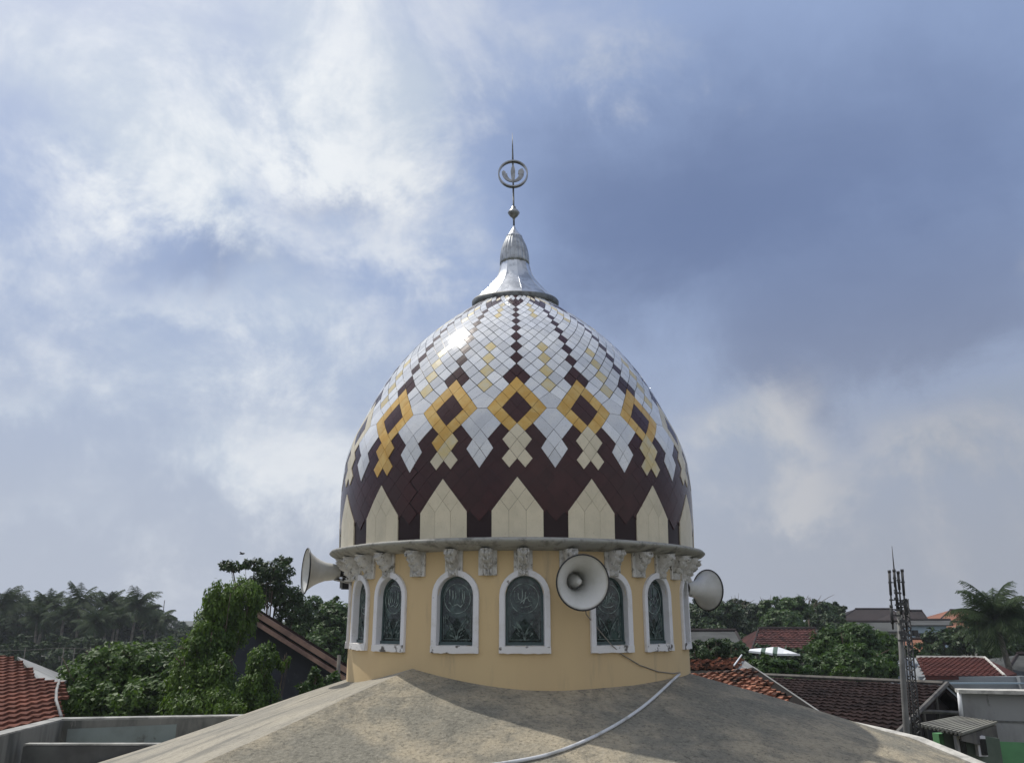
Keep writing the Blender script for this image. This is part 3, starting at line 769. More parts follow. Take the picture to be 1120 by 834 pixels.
# ------------------------------------------------------------------ loudspeakers
def loudspeaker(name_label, mouth, throat, diam, wallpt, seedv):
    Mo = np.array(mouth, float); T = np.array(throat, float); ax = Mo - T; L = np.linalg.norm(ax); ax /= L
    up = np.array((0, 0, 1.)); u = np.cross(ax, up); u /= np.linalg.norm(u); w = np.cross(u, ax)
    root = thing('horn_loudspeaker', tuple(T), name_label, 'loudspeaker', 'horn loudspeakers round the dome')
    R0 = diam / 2
    def ring_(r, s_, n=40): return [tuple(T + ax * s_ + r * (cos(2 * pi * k / n) * u + sin(2 * pi * k / n) * w)) for k in range(n)]
    prof = [(.30, .0), (.33, .10), (.375, .25), (.41, .42), (.51, .60), (.64, .76), (.79, .89), (.91, .96), (.985, 1.0)]
    mb = MB(); mb.grid([ring_(R0 * a, L * b) for a, b in prof] + [ring_(R0 * .955, L * 1.0)] + [ring_(R0 * (a - .03), L * b) for a, b in reversed(prof)], closed=True)
    mb.grid([ring_(R0 * .15, 0.0), ring_(.001, -.0)], closed=True)
    horn = mb.build('horn', M['horn'], root)
    mb = MB()
    mb.grid([ring_(R0 * (.985 + .028 * cos(q_)), L * 1.0 + .009 * sin(q_)) for q_ in np.linspace(0, 2 * pi, 9)], closed=True); mb.build('rim', M['black'], root)
    mb = MB()   # re-entrant inner bell
    mb.grid([ring_(r * R0, s_ * L) for r, s_ in ((.26, .05), (.27, .12), (.255, .22), (.21, .36), (.165, .50), (.125, .60), (.10, .63), (.095, .67), (.055, .685), (.001, .685))], closed=True)
    mb.build('inner_horn', M['horn'], root)
    mb = MB(); mb.grid([ring_(r, s_) for r, s_ in ((.001, -.15), (.055, -.148), (.066, -.13), (.066, -.05), (.058, -.04), (.058, .0), (.05, .02))], closed=True); mb.build('driver', M['black'] if seedv == 0 else M['steel'], root)
    mb = MB()
    wp = np.array(wallpt, float); b0 = T + ax * .05 - w * .055
    mb.tube([b0 + u * .05, b0 - w * .03 + u * .03, wp], .011, 6); mb.tube([b0 - u * .05, b0 - w * .03 - u * .03, wp - u * .02], .011, 6)
    mb.tube([wp - w * .05, wp + w * .05], .022, 8)
    mb.build('bracket', M['steel'], root)
    return root
loudspeaker('white horn loudspeaker pointing left, its open mouth turned away from the dome', at(334.5, 624, 9.72), at(371, 625.5, 9.88), .53, P(2.0, radians(-76), .40), 0)
loudspeaker('white horn loudspeaker facing the viewer, hung over an arched window', at(637.5, 636.5, 7.72), at(626, 634.5, 8.08), .515, P(2.0, radians(22.5), .36), 1)
loudspeaker('white horn loudspeaker on the right, facing away so only the back of its bell shows', at(774, 645, 10.32), at(750, 643.5, 10.10), .50, P(2.0, radians(87), .33), 1)

# small floodlight hung beside the left horn
fl = thing('floodlight', P(2.1, radians(-80), .2), 'small black floodlight hanging under the cornice beside the left horn', 'lamp')
mb = MB(); c_ = at(378, 638, 9.85)
mb.box(c_, (.085, .07, .13), rz=.4); mb.build('housing', M['black'], fl)
mb = MB(); mb.box((c_[0] - .03, c_[1] - .04, c_[2] - .01), (.06, .006, .09), rz=.4); mb.build('lens', M['slate_sheet'], fl)
mb = MB(); mb.tube([at(366, 633, 9.85), at(384, 632, 9.8)], .008, 6); mb.tube([at(376, 633, 9.82), (c_[0], c_[1], c_[2] + .06)], .008, 6); mb.build('bracket', M['steel'], fl)

# cable from the front loudspeaker
def on_wall(px, py, off=.012):
    """point on the drum wall seen at that place"""
    for Y in np.arange(7.9, 10.2, .004):
        x, y, z = at(px, py, Y)
        if (x - cx(z)) ** 2 + (y - D) ** 2 <= (R + off) ** 2: return (x, y, z)
    return at(px, py, 9.9)
mb = MB(); cp = [at(640, 664, 8.05), on_wall(641, 671, .05), on_wall(648, 680), on_wall(658, 692, .02), on_wall(668, 704, .05), on_wall(680, 715, .02), on_wall(700, 727), on_wall(720, 734), on_wall(736, 736), on_wall(744, 735)]
mb.tube(cp, .0055, 5)
tag(mb.build('speaker_cable', M['cable']), 'thin cable drooping across the ochre wall from the front loudspeaker', 'cable')
mb = MB(); mb.tube([on_wall(641, 671, .03), on_wall(643, 675, .03), on_wall(640, 676, .03), on_wall(638, 672, .03)], .006, 5)

def roofz(x, y):
    dx, dy = x - .075, y - D; rho = sqrt(dx * dx + dy * dy); a = degrees(atan2(dx, -dy)); return RZ0 - roof_slope(a) * rho
def on_roof(px, py, up=.0):
    for Y in np.arange(9.9, 4., -.004):
        x, y, z = at(px, py, Y)
        # walk outward from the drum until the sight line is above the roof
        if z >= roofz(x, y) + up: return (x, y, roofz(x, y) + up)
    return at(px, py, 6)
pts = [(757, 728), (752, 731), (745, 735), (735, 744), (718, 760), (700, 775), (676, 791), (648, 806), (620, 818), (595, 826), (570, 831), (545, 835), (505, 841), (460, 850), (410, 866)]
hp = [(2.02, 9.75, roofz(2.02, 9.75) + .12)]
hp += [on_roof(x, y, .022) for x, y in pts[2:]]
mb = MB(); 
dense = []
for i in range(len(hp) - 1):
    for j in range(4):
        q_ = j / 4; dense.append(tuple(np.array(hp[i]) * (1 - q_) + np.array(hp[i + 1]) * q_))
dense.append(hp[-1]); sm = [np.array(p) for p in dense]
for it in range(3): sm = [sm[0]] + [(sm[i - 1] + 2 * sm[i] + sm[i + 1]) / 4 for i in range(1, len(sm) - 1)] + [sm[-1]]
mb.tube(sm, .0145, 10)
tag(mb.build('hose', M['hose']), 'pale plastic hose curving down over the concrete roof from the drum', 'hose')

# ------------------------------------------------------------------ parapet of the flat deck, lower left
par = thing('parapet', at(100, 800, 11), 'old stained concrete parapet enclosing a sunken deck, left of the dome roof', 'parapet')
mb = MB()
pA, pB, pC = at(-60, 818, 8.0), at(64, 787, 11.3), at(330, 782, 12.6)
def wallseg(mb, a, b, zt_a, zt_b, zb, th=.16):
    a = np.array(a[:2]); b = np.array(b[:2]); d_ = (b - a) / np.linalg.norm(b - a); n = np.array((-d_[1], d_[0])) * th / 2
    vs = [(*(a - n), zb), (*(b - n), zb), (*(b + n), zb), (*(a + n), zb), (*(a - n), zt_a), (*(b - n), zt_b), (*(b + n), zt_b), (*(a + n), zt_a)]
    mb.add(vs, [(0, 3, 2, 1), (4, 5, 6, 7), (0, 1, 5, 4), (1, 2, 6, 5), (2, 3, 7, 6), (3, 0, 4, 7)])
wallseg(mb, pA, pB, pA[2], pB[2], -9); wallseg(mb, pB, pC, pB[2], pC[2], -9)
mb.build('wall', M['old_concrete'], par)
mb = MB()
def coping(a, b, za, zb_):
    wallseg(mb, a, b, za + .032, zb_ + .032, min(za, zb_) - .0, .24)
mb.slab([(pA[0] - .09, pA[1] + .03, pA[2] + .02), (pB[0] - .09, pB[1] + .09, pB[2] + .02), (pB[0] + .09, pB[1] - .09, pB[2] + .02), (pA[0] + .09, pA[1] - .03, pA[2] + .02)], .019)
mb.slab([(pB[0] - .09, pB[1] - .09, pB[2] + .023), (pC[0], pC[1] - .09, pC[2] + .023), (pC[0], pC[1] + .09, pC[2] + .023), (pB[0] - .09, pB[1] + .09, pB[2] + .023)], .019)
mb.build('coping', M['coping'], par)
mb = MB(); u_ = (np.array(pC) - np.array(pB)); n_ = np.array((u_[1], -u_[0], 0)) / np.linalg.norm(u_[:2]) * .086
c0_, c1_ = np.array(pB) + u_ * .04 + n_, np.array(pB) + u_ * .46 + n_
mb.grid([[tuple(c0_ + (0, 0, -.10)), tuple(c0_ + (0, 0, -.8))], [tuple((c0_ + c1_) / 2 + (0, 0, -.085)), tuple((c0_ + c1_) / 2 + (0, 0, -.8))], [tuple(c1_ + (0, 0, -.07)), tuple(c1_ + (0, 0, -.8))]], smooth=False)
mb.build('painted_panel', M['teal_paint'], par)
mb = MB(); e0, e1 = at(36, 811, 9.6), at(190, 809.5, 9.9)
mb.box(((e0[0] + e1[0]) / 2, 9.75, e0[2] - .04), (abs(e1[0] - e0[0]) + .3, .10, .016)); mb.build('ledge', M['coping'], par)
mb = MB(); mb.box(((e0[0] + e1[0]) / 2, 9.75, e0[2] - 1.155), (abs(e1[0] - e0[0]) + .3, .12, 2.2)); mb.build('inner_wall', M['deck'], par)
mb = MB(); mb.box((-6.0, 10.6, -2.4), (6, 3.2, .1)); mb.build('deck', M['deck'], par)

# ------------------------------------------------------------------ ground
mb = MB(); g_ = 2600; mb.add([(-g_, -300, -9), (g_, -300, -9), (g_, 2 * g_, -9), (-g_, 2 * g_, -9)], [(0, 1, 2, 3)])
tag(mb.build('ground', M['ground']), 'flat ground of earth and low growth between the houses', None, kind='structure')
def lane(name, pts, w, m, z):
    mb = MB(); L = []
    for i, p in enumerate(pts):
        a = np.array(pts[max(i - 1, 0)]); b = np.array(pts[min(i + 1, len(pts) - 1)]); d_ = (b - a) / np.linalg.norm(b - a); n = np.array((-d_[1], d_[0])) * w / 2
        L.append([(*(np.array(p) - n), z), (*(np.array(p) + n), z)])
    mb.grid(L, smooth=False); return tag(mb.build(name, m), None, None, kind='structure')
M['asphalt'] = mat('asphalt', (.05, .05, .05), .9, col2=(.07, .07, .068), nscale=1)
lane('road', [(-60, 30), (-20, 29.5), (12, 30.5), (25, 42), (45, 58)], 4.5, M['asphalt'], -8.99)

# ------------------------------------------------------------------ roofs and houses
def tiled(mb, quad, tw=.24, tl=.34, mi=0, lift=.035, curve=.03, rnd=.012):
    """pantiles laid over a planar polygon; quad[0]->quad[1] is the eave, the rest climbs to the ridge"""
    q = [np.array(p, float) for p in quad]; u = q[1] - q[0]; u /= np.linalg.norm(u)
    n = np.cross(u, q[2] - q[0]); n /= np.linalg.norm(n)
    if n[2] < 0: n = -n
    w = np.cross(n, u)
    if w[2] < 0: w = -w
    P2 = [((p - q[0]) @ u, (p - q[0]) @ w) for p in q]
    x0, x1 = min(p[0] for p in P2), max(p[0] for p in P2); y1 = max(p[1] for p in P2); y0 = min(p[1] for p in P2)
    def inside(x, y):
        s_ = None
        for i in range(len(P2)):
            ax_, ay = P2[i]; bx, by = P2[(i + 1) % len(P2)]
            cr = (bx - ax_) * (y - ay) - (by - ay) * (x - ax_)
            if abs(cr) < 1e-6: continue
            if s_ is None: s_ = cr > 0
            elif (cr > 0) != s_: return False
        return True
    r = 0
    y = y0
    while y < y1:
        x = x0
        while x < x1:
            if inside(x + tw / 2, y + tl * .4):
                jy = RNG.normal(0, rnd); jl = RNG.uniform(0, rnd)
                row0 = []; row1 = []
                for k in range(5):
                    xx = x + tw * k / 4 + .0; hgt = curve * sin(pi * 2 * k / 4) * .5 + curve * .5
                    row0.append(tuple(q[0] + u * xx + w * (y + jy - .02) + n * (lift + hgt + jl)))
                    row1.append(tuple(q[0] + u * xx + w * (y + tl + jy) + n * (hgt * .8 + jl * .3)))
                rowb = [tuple(np.array(p) - n * (lift + .01)) for p in row0]
                mb.grid([rowb, row0, row1], mi, smooth=False, col=float(np.clip(RNG.normal(.5, .3), 0, 1)))
            x += tw
        y += tl * .93
def beam(mb, a, b, r=.06, mi=0, n=6): mb.tube([a, b], r, n, mi, smooth=False)
def wallq(mb, a, b, zb=-9., mi=0, th=.15, za=None, zb2=None):
    wallseg(mb, a, b, a[2] if za is None else za, b[2] if zb2 is None else zb2, zb, th)

# red hip roof house, far left
h = thing('house', at(20, 760, 17)[:2] + (-9.,), 'house with a red ribbed tile hip roof at the left edge, grey slope behind', 'house')
p0, p1, p2 = map(np.array, (at(-90, 822, 13.2), at(64, 786, 15.6), at(9, 718, 21.)))
nn_ = np.cross(p1 - p0, p2 - p0)
def onp(px, py):
    d_ = np.array(at(px, py, 1.)); return tuple(d_ * (p0 @ nn_) / (d_ @ nn_))
face = [tuple(p0), tuple(p1), onp(65, 746), onp(44, 746), tuple(p2), onp(-90, 716)]
mb = MB(); mb.slab([tuple(np.array(p) - (0, 0, .04)) for p in face], .1, col=.4)
tiled(mb, [face[0], face[1], face[3], face[4], face[5]], .24, .31, lift=.05, curve=.03, rnd=.003); tiled(mb, [tuple((p0 + p1 * 3) / 4), face[1], face[2], face[3]], .24, .31, lift=.05, curve=.03, rnd=.003)
mb.build('roof', M['red_roof'], h)
mb = MB(); mb.slab([onp(44, 746), tuple(np.array(onp(65, 746)) + (0, .1, 0)), at(78, 741, 24), tuple(p2 + (.05, .3, 0))], .06); mb.build('rear_roof', M['slate_sheet'], h)
mb = MB(); e_ = [np.array(onp(65, 746)), np.array(onp(62, 757)), np.array(onp(61.5, 768)), p1 + (.05, 0, 0)]; mb.tube([p + (0, -.02, .05) for p in e_], .03, 6); mb.build('gutter', M['slate_sheet'], h)
mb = MB(); a_, b_ = p0 + (0, .5, 0), p1 + (-.3, .5, 0)
wallseg(mb, a_, b_, a_[2] - .15, b_[2] - .15, -9, .15)
mb.build('wall', M['cream_wall'], h)

# dark blue gable house
h = thing('house', at(300, 740, 25)[:2] + (-9.,), 'house with a dark slate-blue gable wall and brown tiled verge, behind the trailing tree', 'house')
pk, fr_, fl_ = at(291, 670, 25), at(380, 728, 26.0), at(236, 712, 24.0)
mb = MB()
mb.slab([(fl_[0], fl_[1], -9), (fr_[0], fr_[1], -9), (fr_[0], fr_[1], fr_[2] - .1), (pk[0], pk[1], pk[2] - .15), (fl_[0], fl_[1], fl_[2] - .1)], .2, down=(-.3, .95, 0))
mb.build('wall', M['dark_wall'], h)
bk = np.array((-2.2, 4.2, 0.)); a_ = np.array(pk) + (-.1, -.45, .12); b_ = np.array(fr_) + (.25, -.55, -.02)
mb = MB(); mb.slab([tuple(b_), tuple(b_ + bk), tuple(a_ + bk), tuple(a_)], .12)
c2 = np.array(fl_) + (-.3, -.5, 0); mb.slab([tuple(a_), tuple(a_ + bk), tuple(c2 + bk), tuple(c2)], .12)
mb.build('roof', M['brown_roof'], h)
mb = MB(); off = np.array((0, -.06, -.08)); mb.slab([tuple(a_ + off), tuple(b_ + off), tuple(b_ + off + (0, 0, -.17)), tuple(a_ + off + (0, 0, -.17))], .05, down=(0, 1, 0))
off = np.array((.02, -.1, -.36)); mb.slab([tuple(a_ + off), tuple(b_ + off), tuple(b_ + off + (0, 0, -.13)), tuple(a_ + off + (0, 0, -.13))], .35, down=(0, 1, 0))
mb.build('verge_board', M['fascia'], h)
mb = MB(); p = at(371, 735, 22.6); mb.tube([(p[0], p[1], -9), at(371, 716, 22.6)], .05); mb.build('downpipe', M['timber'], h)

# terracotta roofs just right of the drum
h = thing('house', at(800, 745, 16)[:2] + (-9.,), 'house with weathered orange terracotta tiles, just right of the ochre drum', 'house')
q = [at(738, 815, 12.2), at(897, 779, 12.6), at(824, 730, 16.2), at(735, 734, 16.2)]
q = [at(735, 800, 12.6), at(885, 783, 12.9), at(818, 732.5, 16.2), at(735, 735, 16.0)]
mb = MB(); mb.slab([tuple(np.array(p) - (0, 0, .03)) for p in q], .1, col=.1); tiled(mb, [q[0], q[1], q[2], q[3]], .17, .21, lift=.035, curve=.035, rnd=.022)
mb.build('roof', M['orange_roof'], h)
q = [at(735, 733, 16.6), at(803, 731.5, 16.6), at(811, 721, 18.6), at(735, 718.5, 18.4)]
mb = MB(); mb.slab([tuple(np.array(p) - (0, 0, .03)) for p in q], .1, col=.1); tiled(mb, q, .17, .22, lift=.035, curve=.035, rnd=.015); mb.build('upper_roof', M['orange_roof'], h)
mb = MB(); mb.slab([at(804, 732, 16.55), at(826, 730, 17.6), at(812, 720, 18.65)], .05); mb.build('hip_slope', M['slate_sheet'], h)
mb = MB(); beam(mb, np.array(at(803, 731, 16.4)) + (0, 0, .06), np.array(at(811.5, 720, 18.6)) + (0, 0, .08), .015); mb.build('ridge_cap', M['white_sheet'], h)
mb = MB()
va, vb = at(824, 729, 16.25), at(898, 779, 12.7); mb.slab([tuple(np.array(at(876, 785, 12.85)) - (0, 0, .05)), vb, va, at(808, 733, 16.25)], .05); mb.build('verge', M['painted_shade_slope'], h)
mb = MB(); beam(mb, va, vb, .012); mb.build('verge_edge', M['slate_sheet'], h)
mb = MB(); wallq(mb, at(735, 736, 16.6), at(822, 734, 16.7), za=at(735, 733, 16.6)[2], zb2=at(822, 732, 16.7)[2]); mb.build('wall', M['timber'], h)

# big dark brown roof with gable
h = thing('house', at(930, 790, 19)[:2] + (-9.,), 'house under a broad dark brown tile roof with timber gable behind the antenna pole', 'house')
A1, B1, C1, D1 = at(1033, 750, 17.0), at(815, 739, 23.), at(770, 795, 18.5), at(972, 812, 13.6)
# keep the slope planar
A1, B1, D1 = map(np.array, (A1, B1, D1)); C1 = B1 + (D1 - A1) * 1.02
mb = MB(); mb.slab([tuple(D1), tuple(A1), tuple(B1), tuple(C1)], .1, col=.3); tiled(mb, [tuple(C1), tuple(D1), tuple(A1), tuple(B1)], .20, .24, lift=.03, curve=.03)
E1 = np.array(at(1095, 806, 19.3)); F1 = E1 + (B1 - A1)
mb.slab([tuple(A1), tuple(E1), tuple(F1), tuple(B1)], .1, col=.3)
mb.build('roof', M['brown_roof'], h)
mb = MB(); up = np.array((0, 0, .06)); beam(mb, A1 + up, B1 + up, .045); mb.build('ridge_cap', M['timber'], h)
mb = MB(); beam(mb, A1 + (0, -.12, .06), D1 + (0, -.1, .06), .045); beam(mb, A1 + (0, -.12, .06), E1 + (0, -.1, .06), .045)
mid = (A1 + D1) / 2; mid2 = (A1 + E1) / 2; beam(mb, mid, mid2, .04)
for k in (.3, .55, .8): p = D1 * (1 - k) + A1 * k; beam(mb, p, (p[0], p[1], p[2] - 1.4), .035)
mb.build('gable_frame', M['timber'], h)
mb = MB(); mb.slab([tuple(D1 + (.2, .3, -.2)), tuple(E1 + (-.2, .3, -.2)), tuple(A1 + (0, .4, -.2))], .1, down=(0, 1, 0)); mb.build('gable_boarding', M['far_brown'], h)
mb = MB(); wallq(mb, (D1[0], D1[1] + .5, 0), (E1[0], E1[1] + .3, 0), za=D1[2] - .2, zb2=E1[2] - .2); wallq(mb, (C1[0], C1[1] + .4, 0), (D1[0], D1[1] + .5, 0), za=C1[2] - .15, zb2=D1[2] - .15); mb.build('wall', M['timber'], h)
mb = MB(); up = np.array((0, -.08, .07)); beam(mb, np.array(at(912, 777, 17.5)) + up * 0, at(919, 769, 17.9), .035); beam(mb, at(919, 769, 17.9), at(962, 771, 16.9), .035); mb.build('vent_pipe', M['fascia'], h)

# block building with lean-to and green wall
h = thing('block_building', at(1085, 790, 15)[:2] + (-9.,), 'bare concrete block building with a green lower wall and pale flat roof edge, right edge', 'building')
a_, b_ = at(1048, 757, 15.6), at(1180, 760, 15.0)
mb = MB(); wallseg(mb, a_, b_, a_[2], b_[2], at(1048, 808, 15.6)[2], .2); mb.build('wall', M['blockwall'], h)
zg = at(1048, 808, 15.6)[2]
mb = MB(); wallseg(mb, (a_[0] + .0, a_[1] - .02, 0), (b_[0], b_[1] - .02, 0), zg, zg, -9, .2); mb.build('lower_wall', M['green_wall'], h)
mb = MB(); mb.slab([(a_[0] - .12, a_[1] - .25, a_[2] + .07), (b_[0], b_[1] - .25, b_[2] + .07), (b_[0] + .1, b_[1] + .3, b_[2] + .07), (a_[0] + .1, a_[1] + .3, a_[2] + .05)], .06); mb.build('flat_roof', M['kerb'], h)
mb = MB()
for z_ in (-.45, -.9, -1.35): mb.box(((a_[0] + b_[0]) / 2, (a_[1] + b_[1]) / 2 - .108, a_[2] + z_ * 1.0), (abs(b_[0] - a_[0]), .02, .03), rz=atan2(b_[1] - a_[1], b_[0] - a_[0]))
mb.build('course_band', M['old_concrete'], h)
mb = MB(); p0 = at(1049, 757, 15.4); p1 = at(1052, 786, 15.4); mb.tube([p0, p1], .035, 6); mb.build('corner_pipe', M['white_sheet'], h)
l = thing('lean_to', at(1050, 805, 14.6)[:2] + (-9.,), 'small lean-to with a streaked fibre-cement roof and two dark openings, below the block wall', 'shed')
q = [at(1002, 792, 13.6), at(1053, 802.5, 13.2), at(1091, 790, 14.9), at(1046, 783.5, 15.3)]
mb = MB()
q = [np.array(p) for p in q]
for i in range(22):      # corrugations run down the slope
    t0, t1 = i / 22, (i + 1) / 22
    z_ = .025 if i % 2 else 0
    e = [q[0] * (1 - t0) + q[1] * t0, q[0] * (1 - t1) + q[1] * t1, q[3] * (1 - t1) + q[2] * t1, q[3] * (1 - t0) + q[2] * t0]
    mb.slab([tuple(p + (0, 0, z_)) for p in e], .03)
mb.build('roof', M['fibre'], l)
mb = MB(); mb.slab([tuple(q[1] + (0, .05, -.04)), tuple(q[2] + (0, .05, -.04)), tuple(q[2] + (0, .05, -.42)), tuple(q[1] + (0, .05, -.10))], .05, down=(0, 1, 0)); mb.build('side_panel', M['timber'], l)
wa, wb2 = at(1030, 800, 14.3), at(1092, 812, 14.2)
mb = MB(); wallseg(mb, wa, wb2, wa[2] + .05, wa[2] - .08, -9, .12); mb.build('wall', M['lean_wall'], l)
mb = MB(); wallseg(mb, at(1024, 800, 14.4), at(1031, 800, 14.25), wa[2] - .02, wa[2] - .02, -9, .16); mb.build('green_post', M['green_wall'], l)
for x_ in (1050.5, 1072.5):
    p = at(x_, 815, 14.12 if x_ < 1060 else 14.1); mb = MB(); mb.box(p, (.14, .1, .30)); o = mb.build('window', M['white_paint'], l)
    mb = MB(); mb.box((p[0] + .012, p[1] - .03, p[2] - .01), (.09, .09, .24)); mb.build('pane', M['opening'], o)

# dark red roofed house, right middle distance
h = thing('house', at(1060, 740, 33)[:2] + (-9.,), 'house with a dark red hip roof and long pale wall, beyond the block building', 'house')
q = [at(1012, 739, 31), at(1099, 739, 31), at(1077, 719, 35), at(1003, 718.5, 35)]
mb = MB(); mb.slab([tuple(np.array(p)) for p in q], .12); tiled(mb, q, .22, .30, lift=.03, curve=.025, rnd=.003); q2 = [at(1099, 739, 31), at(1112, 736, 39), at(1077, 719, 35)]; mb.slab(q2, .1)
mb.build('roof', M['maroon_roof'], h)
mb = MB(); beam(mb, q[2], q[1], .07); beam(mb, q[2], q[3], .08); mb.build('ridge_cap', M['kerb'], h)
mb = MB(); mb.slab([at(971, 748, 31.5), at(1003, 752, 31), at(1013, 741, 31), at(1001, 719, 34.5), at(984, 719, 34)], .1, down=(0, 1, 0)); wallseg(mb, at(1005, 745, 31.3), at(1180, 745, 30.5), at(1005, 739, 31.3)[2], at(1180, 739.5, 30.5)[2], -9, .2); mb.build('wall', M['plaster'], h)
mb = MB(); mb.slab([at(968, 748, 31.3), at(984, 717, 34), at(986, 720, 34), at(971, 751, 31.3)], .3, down=(0, -1, 0)); mb.build('verge_edge', M['white_sheet'], h)
mb = MB(); a_, b_ = at(1005, 745.5, 31.0), at(1180, 746.5, 30.2); mb.box(((a_[0] + b_[0]) / 2, 30.5, a_[2]), (abs(b_[0] - a_[0]), .06, .05)); mb.build('rail', M['blue_plaster'], h)
mb = MB(); p = at(1117, 742, 30.6); mb.box((p[0], p[1], p[2] - 4.2), (.22, .22, 8.6)); mb.build('pillar', M['plaster'], h)

# simple far houses: hip or gable roofs with walls and openings
def far_house(label, px0, px1, ytop, yeave, Y, roofm, wallm, depth=7., inset=.25, slope=3.5, wallh=None, gable=False, openings=3, ybase=None):
    base = at((px0 + px1) / 2, yeave, Y); h = thing('house', (base[0], base[1], -9.), label, 'house')
    e0, e1 = np.array(at(px0, yeave, Y)), np.array(at(px1, yeave, Y)); e0[2] = e1[2] = (e0[2] + e1[2]) / 2
    t0 = np.array(at(px0 + (px1 - px0) * inset, ytop, Y + slope)); t1 = np.array(at(px1 - (px1 - px0) * inset, ytop, Y + slope)); t0[2] = t1[2] = (t0[2] + t1[2]) / 2
    b0 = e0 + (0, 2 * slope, 0); b1 = e1 + (0, 2 * slope, 0)
    mb = MB()
    for qd in ([e0, e1, t1, t0], [e1, b1, t1], [b1, b0, t0, t1], [b0, e0, t0]):
        mb.slab([tuple(p) for p in qd], .1, col=RNG.uniform(.3, .6))
    if roofm is M['far_red']: tiled(mb, [tuple(e0), tuple(e1), tuple(t1), tuple(t0)], .30, .34, lift=.04, curve=.04)
    mb.build('roof', roofm, h)
    mb = MB(); beam(mb, t0 + (0, 0, .08), t1 + (0, 0, .08), .1, n=5); beam(mb, e0, t0, .08, n=5); beam(mb, e1, t1, .08, n=5); mb.build('ridge_cap', M['far_brown'], h)
    mb = MB(); o_ = .4
    c = [(e0[0] + o_, e0[1] + o_), (e1[0] - o_, e1[1] + o_), (b1[0] - o_, b1[1] - o_), (b0[0] + o_, b0[1] - o_)]
    for i in range(4): a_, b_ = c[i], c[(i + 1) % 4]; mb.add([(*a_, -9), (*b_, -9), (*b_, e0[2] - .05), (*a_, e0[2] - .05)], [(0, 1, 2, 3)])
    mb.build('wall', wallm, h)
    for k in range(openings):
        x = c[0][0] + (c[1][0] - c[0][0]) * (k + .6) / (openings + .2); mb = MB(); mb.box((x, c[0][1] - .02, e0[2] - 1.3), (1.0, .1, 1.1)); mb.build('window', M['opening'], h)
    return h
far_house('long low house with a grey ribbed roof among the trees beside the right loudspeaker', 740, 812, 690, 704, 48, M['far_grey'], M['timber'], inset=.1)
far_house('house with a dull red tiled roof above the white canopy', 822, 900, 688, 712, 52, M['far_red'], M['cream_wall'], inset=.10)
far_house('house with a long flat-looking grey roof behind the large leafy tree', 884, 990, 680, 690, 72, M['far_grey'], M['cream_wall'], inset=.1)
far_house('big house with a dark brown hip roof rising behind the antenna pole', 906, 1004, 666, 685, 95, M['far_brown'], M['timber'], inset=.3, slope=5)
far_house('house with a dark brown roof sloping right of the antenna pole', 968, 1022, 668, 687, 88, M['far_brown'], M['timber'], inset=.25)
far_house('pale blue walled house under a thin grey roof, left of the orange roofs', 992, 1042, 678, 683, 80, M['far_grey'], M['blue_plaster'], inset=.05, openings=2)
far_house('house with a bright orange hip roof, highest on the right skyline', 1026, 1078, 667, 679, 105, M['far_orange'], M['cream_wall'], inset=.25)
far_house('low house with a faded orange roof under the bright orange one', 1032, 1084, 680, 688, 86, M['far_orange'], M['cream_wall'], inset=.05)
far_house('small house with a rusty red roof low among bushes left of the pale wall', 992, 1030, 699, 712, 60, M['far_orange'], M['timber'], inset=.1, openings=1)
far_house('house with a grey brown roof at the right edge under the coconut palm', 1098, 1180, 716, 738, 40, M['far_grey'], M['cream_wall'], inset=.18)
# white and green canopy
cn = thing('canopy', at(850, 715, 27)[:2] + (-9.,), 'white sheet canopy with two dark green stripes among the trees', 'canopy')
cps = [(820, 709.5), (833, 708.2), (838, 708), (846, 707), (851, 707), (873, 714.5)]
Ya, Yb = 26., 28.
mb = MB(); mg = MB()
for i in range(5):
    x0_, x1_ = [c[0] for c in (cps[i], cps[i + 1])]
    qd = [at(x0_ - 1, 711 + i * .8, Ya), at(x1_ + (2 if i == 4 else -1), 711.8 + i * .8 + (.6 if i < 4 else -.6), Ya), at(x1_, cps[i + 1][1], Yb), at(x0_, cps[i][1], Yb)]
    (mg if i in (1, 3) else mb).slab(qd, .06)
mb.build('white_sheet', M['white_sheet'], cn); mg.build('green_stripe', M['green_sheet'], cn)
for x_ in (828, 843, 862):
    mb = MB(); p = at(x_, 713, 26.3); mb.tube([(p[0], 26.3, -9), (p[0], 26.3, p[2] - .03)], .04, 6); mb.build('post', M['timber'], cn)

# ------------------------------------------------------------------ antenna pole
pl = thing('antenna_pole', at(991, 803, 13.1)[:2] + (-9.,), 'tall concrete pole with stacked steel antennas and a thin whip on top', 'pole')
PYY = 13.1
pb = at(992, 806, PYY); pt_ = at(983, 668, PYY)
mb = MB(); mb.tube([(pb[0] + .10, PYY, -9), pb, tuple((np.array(pb) + np.array(pt_)) / 2), pt_], [.060, .047, .042, .032], 10); mb.build('pole', M['pole'], pl)
mb = MB()
L0, L1 = np.array(at(1003, 806, PYY + .1)), np.array(at(989, 655, PYY + .1)); dv = (L1 - L0); L0 = L0 - dv * .6
for dx in (-.048, .048):
    for dy in (-.048, .048): mb.tube([L0 + (dx, dy, 0), L1 + (dx * .7, dy, 0)], .012, 5)
for k in range(44):
    p = L0 + (L1 - L0) * k / 44; q_ = L0 + (L1 - L0) * (k + 1) / 44; s_ = 1 if k % 2 else -1
    mb.tube([p + (-.048 * s_, -.048, 0), q_ + (.048 * s_, -.048, 0)], .009, 4); mb.tube([p + (.048 * s_, .048, 0), q_ + (-.048 * s_, .048, 0)], .009, 4)
mb.build('lattice_mast', M['mast'], pl)
rga = random.Random(4)
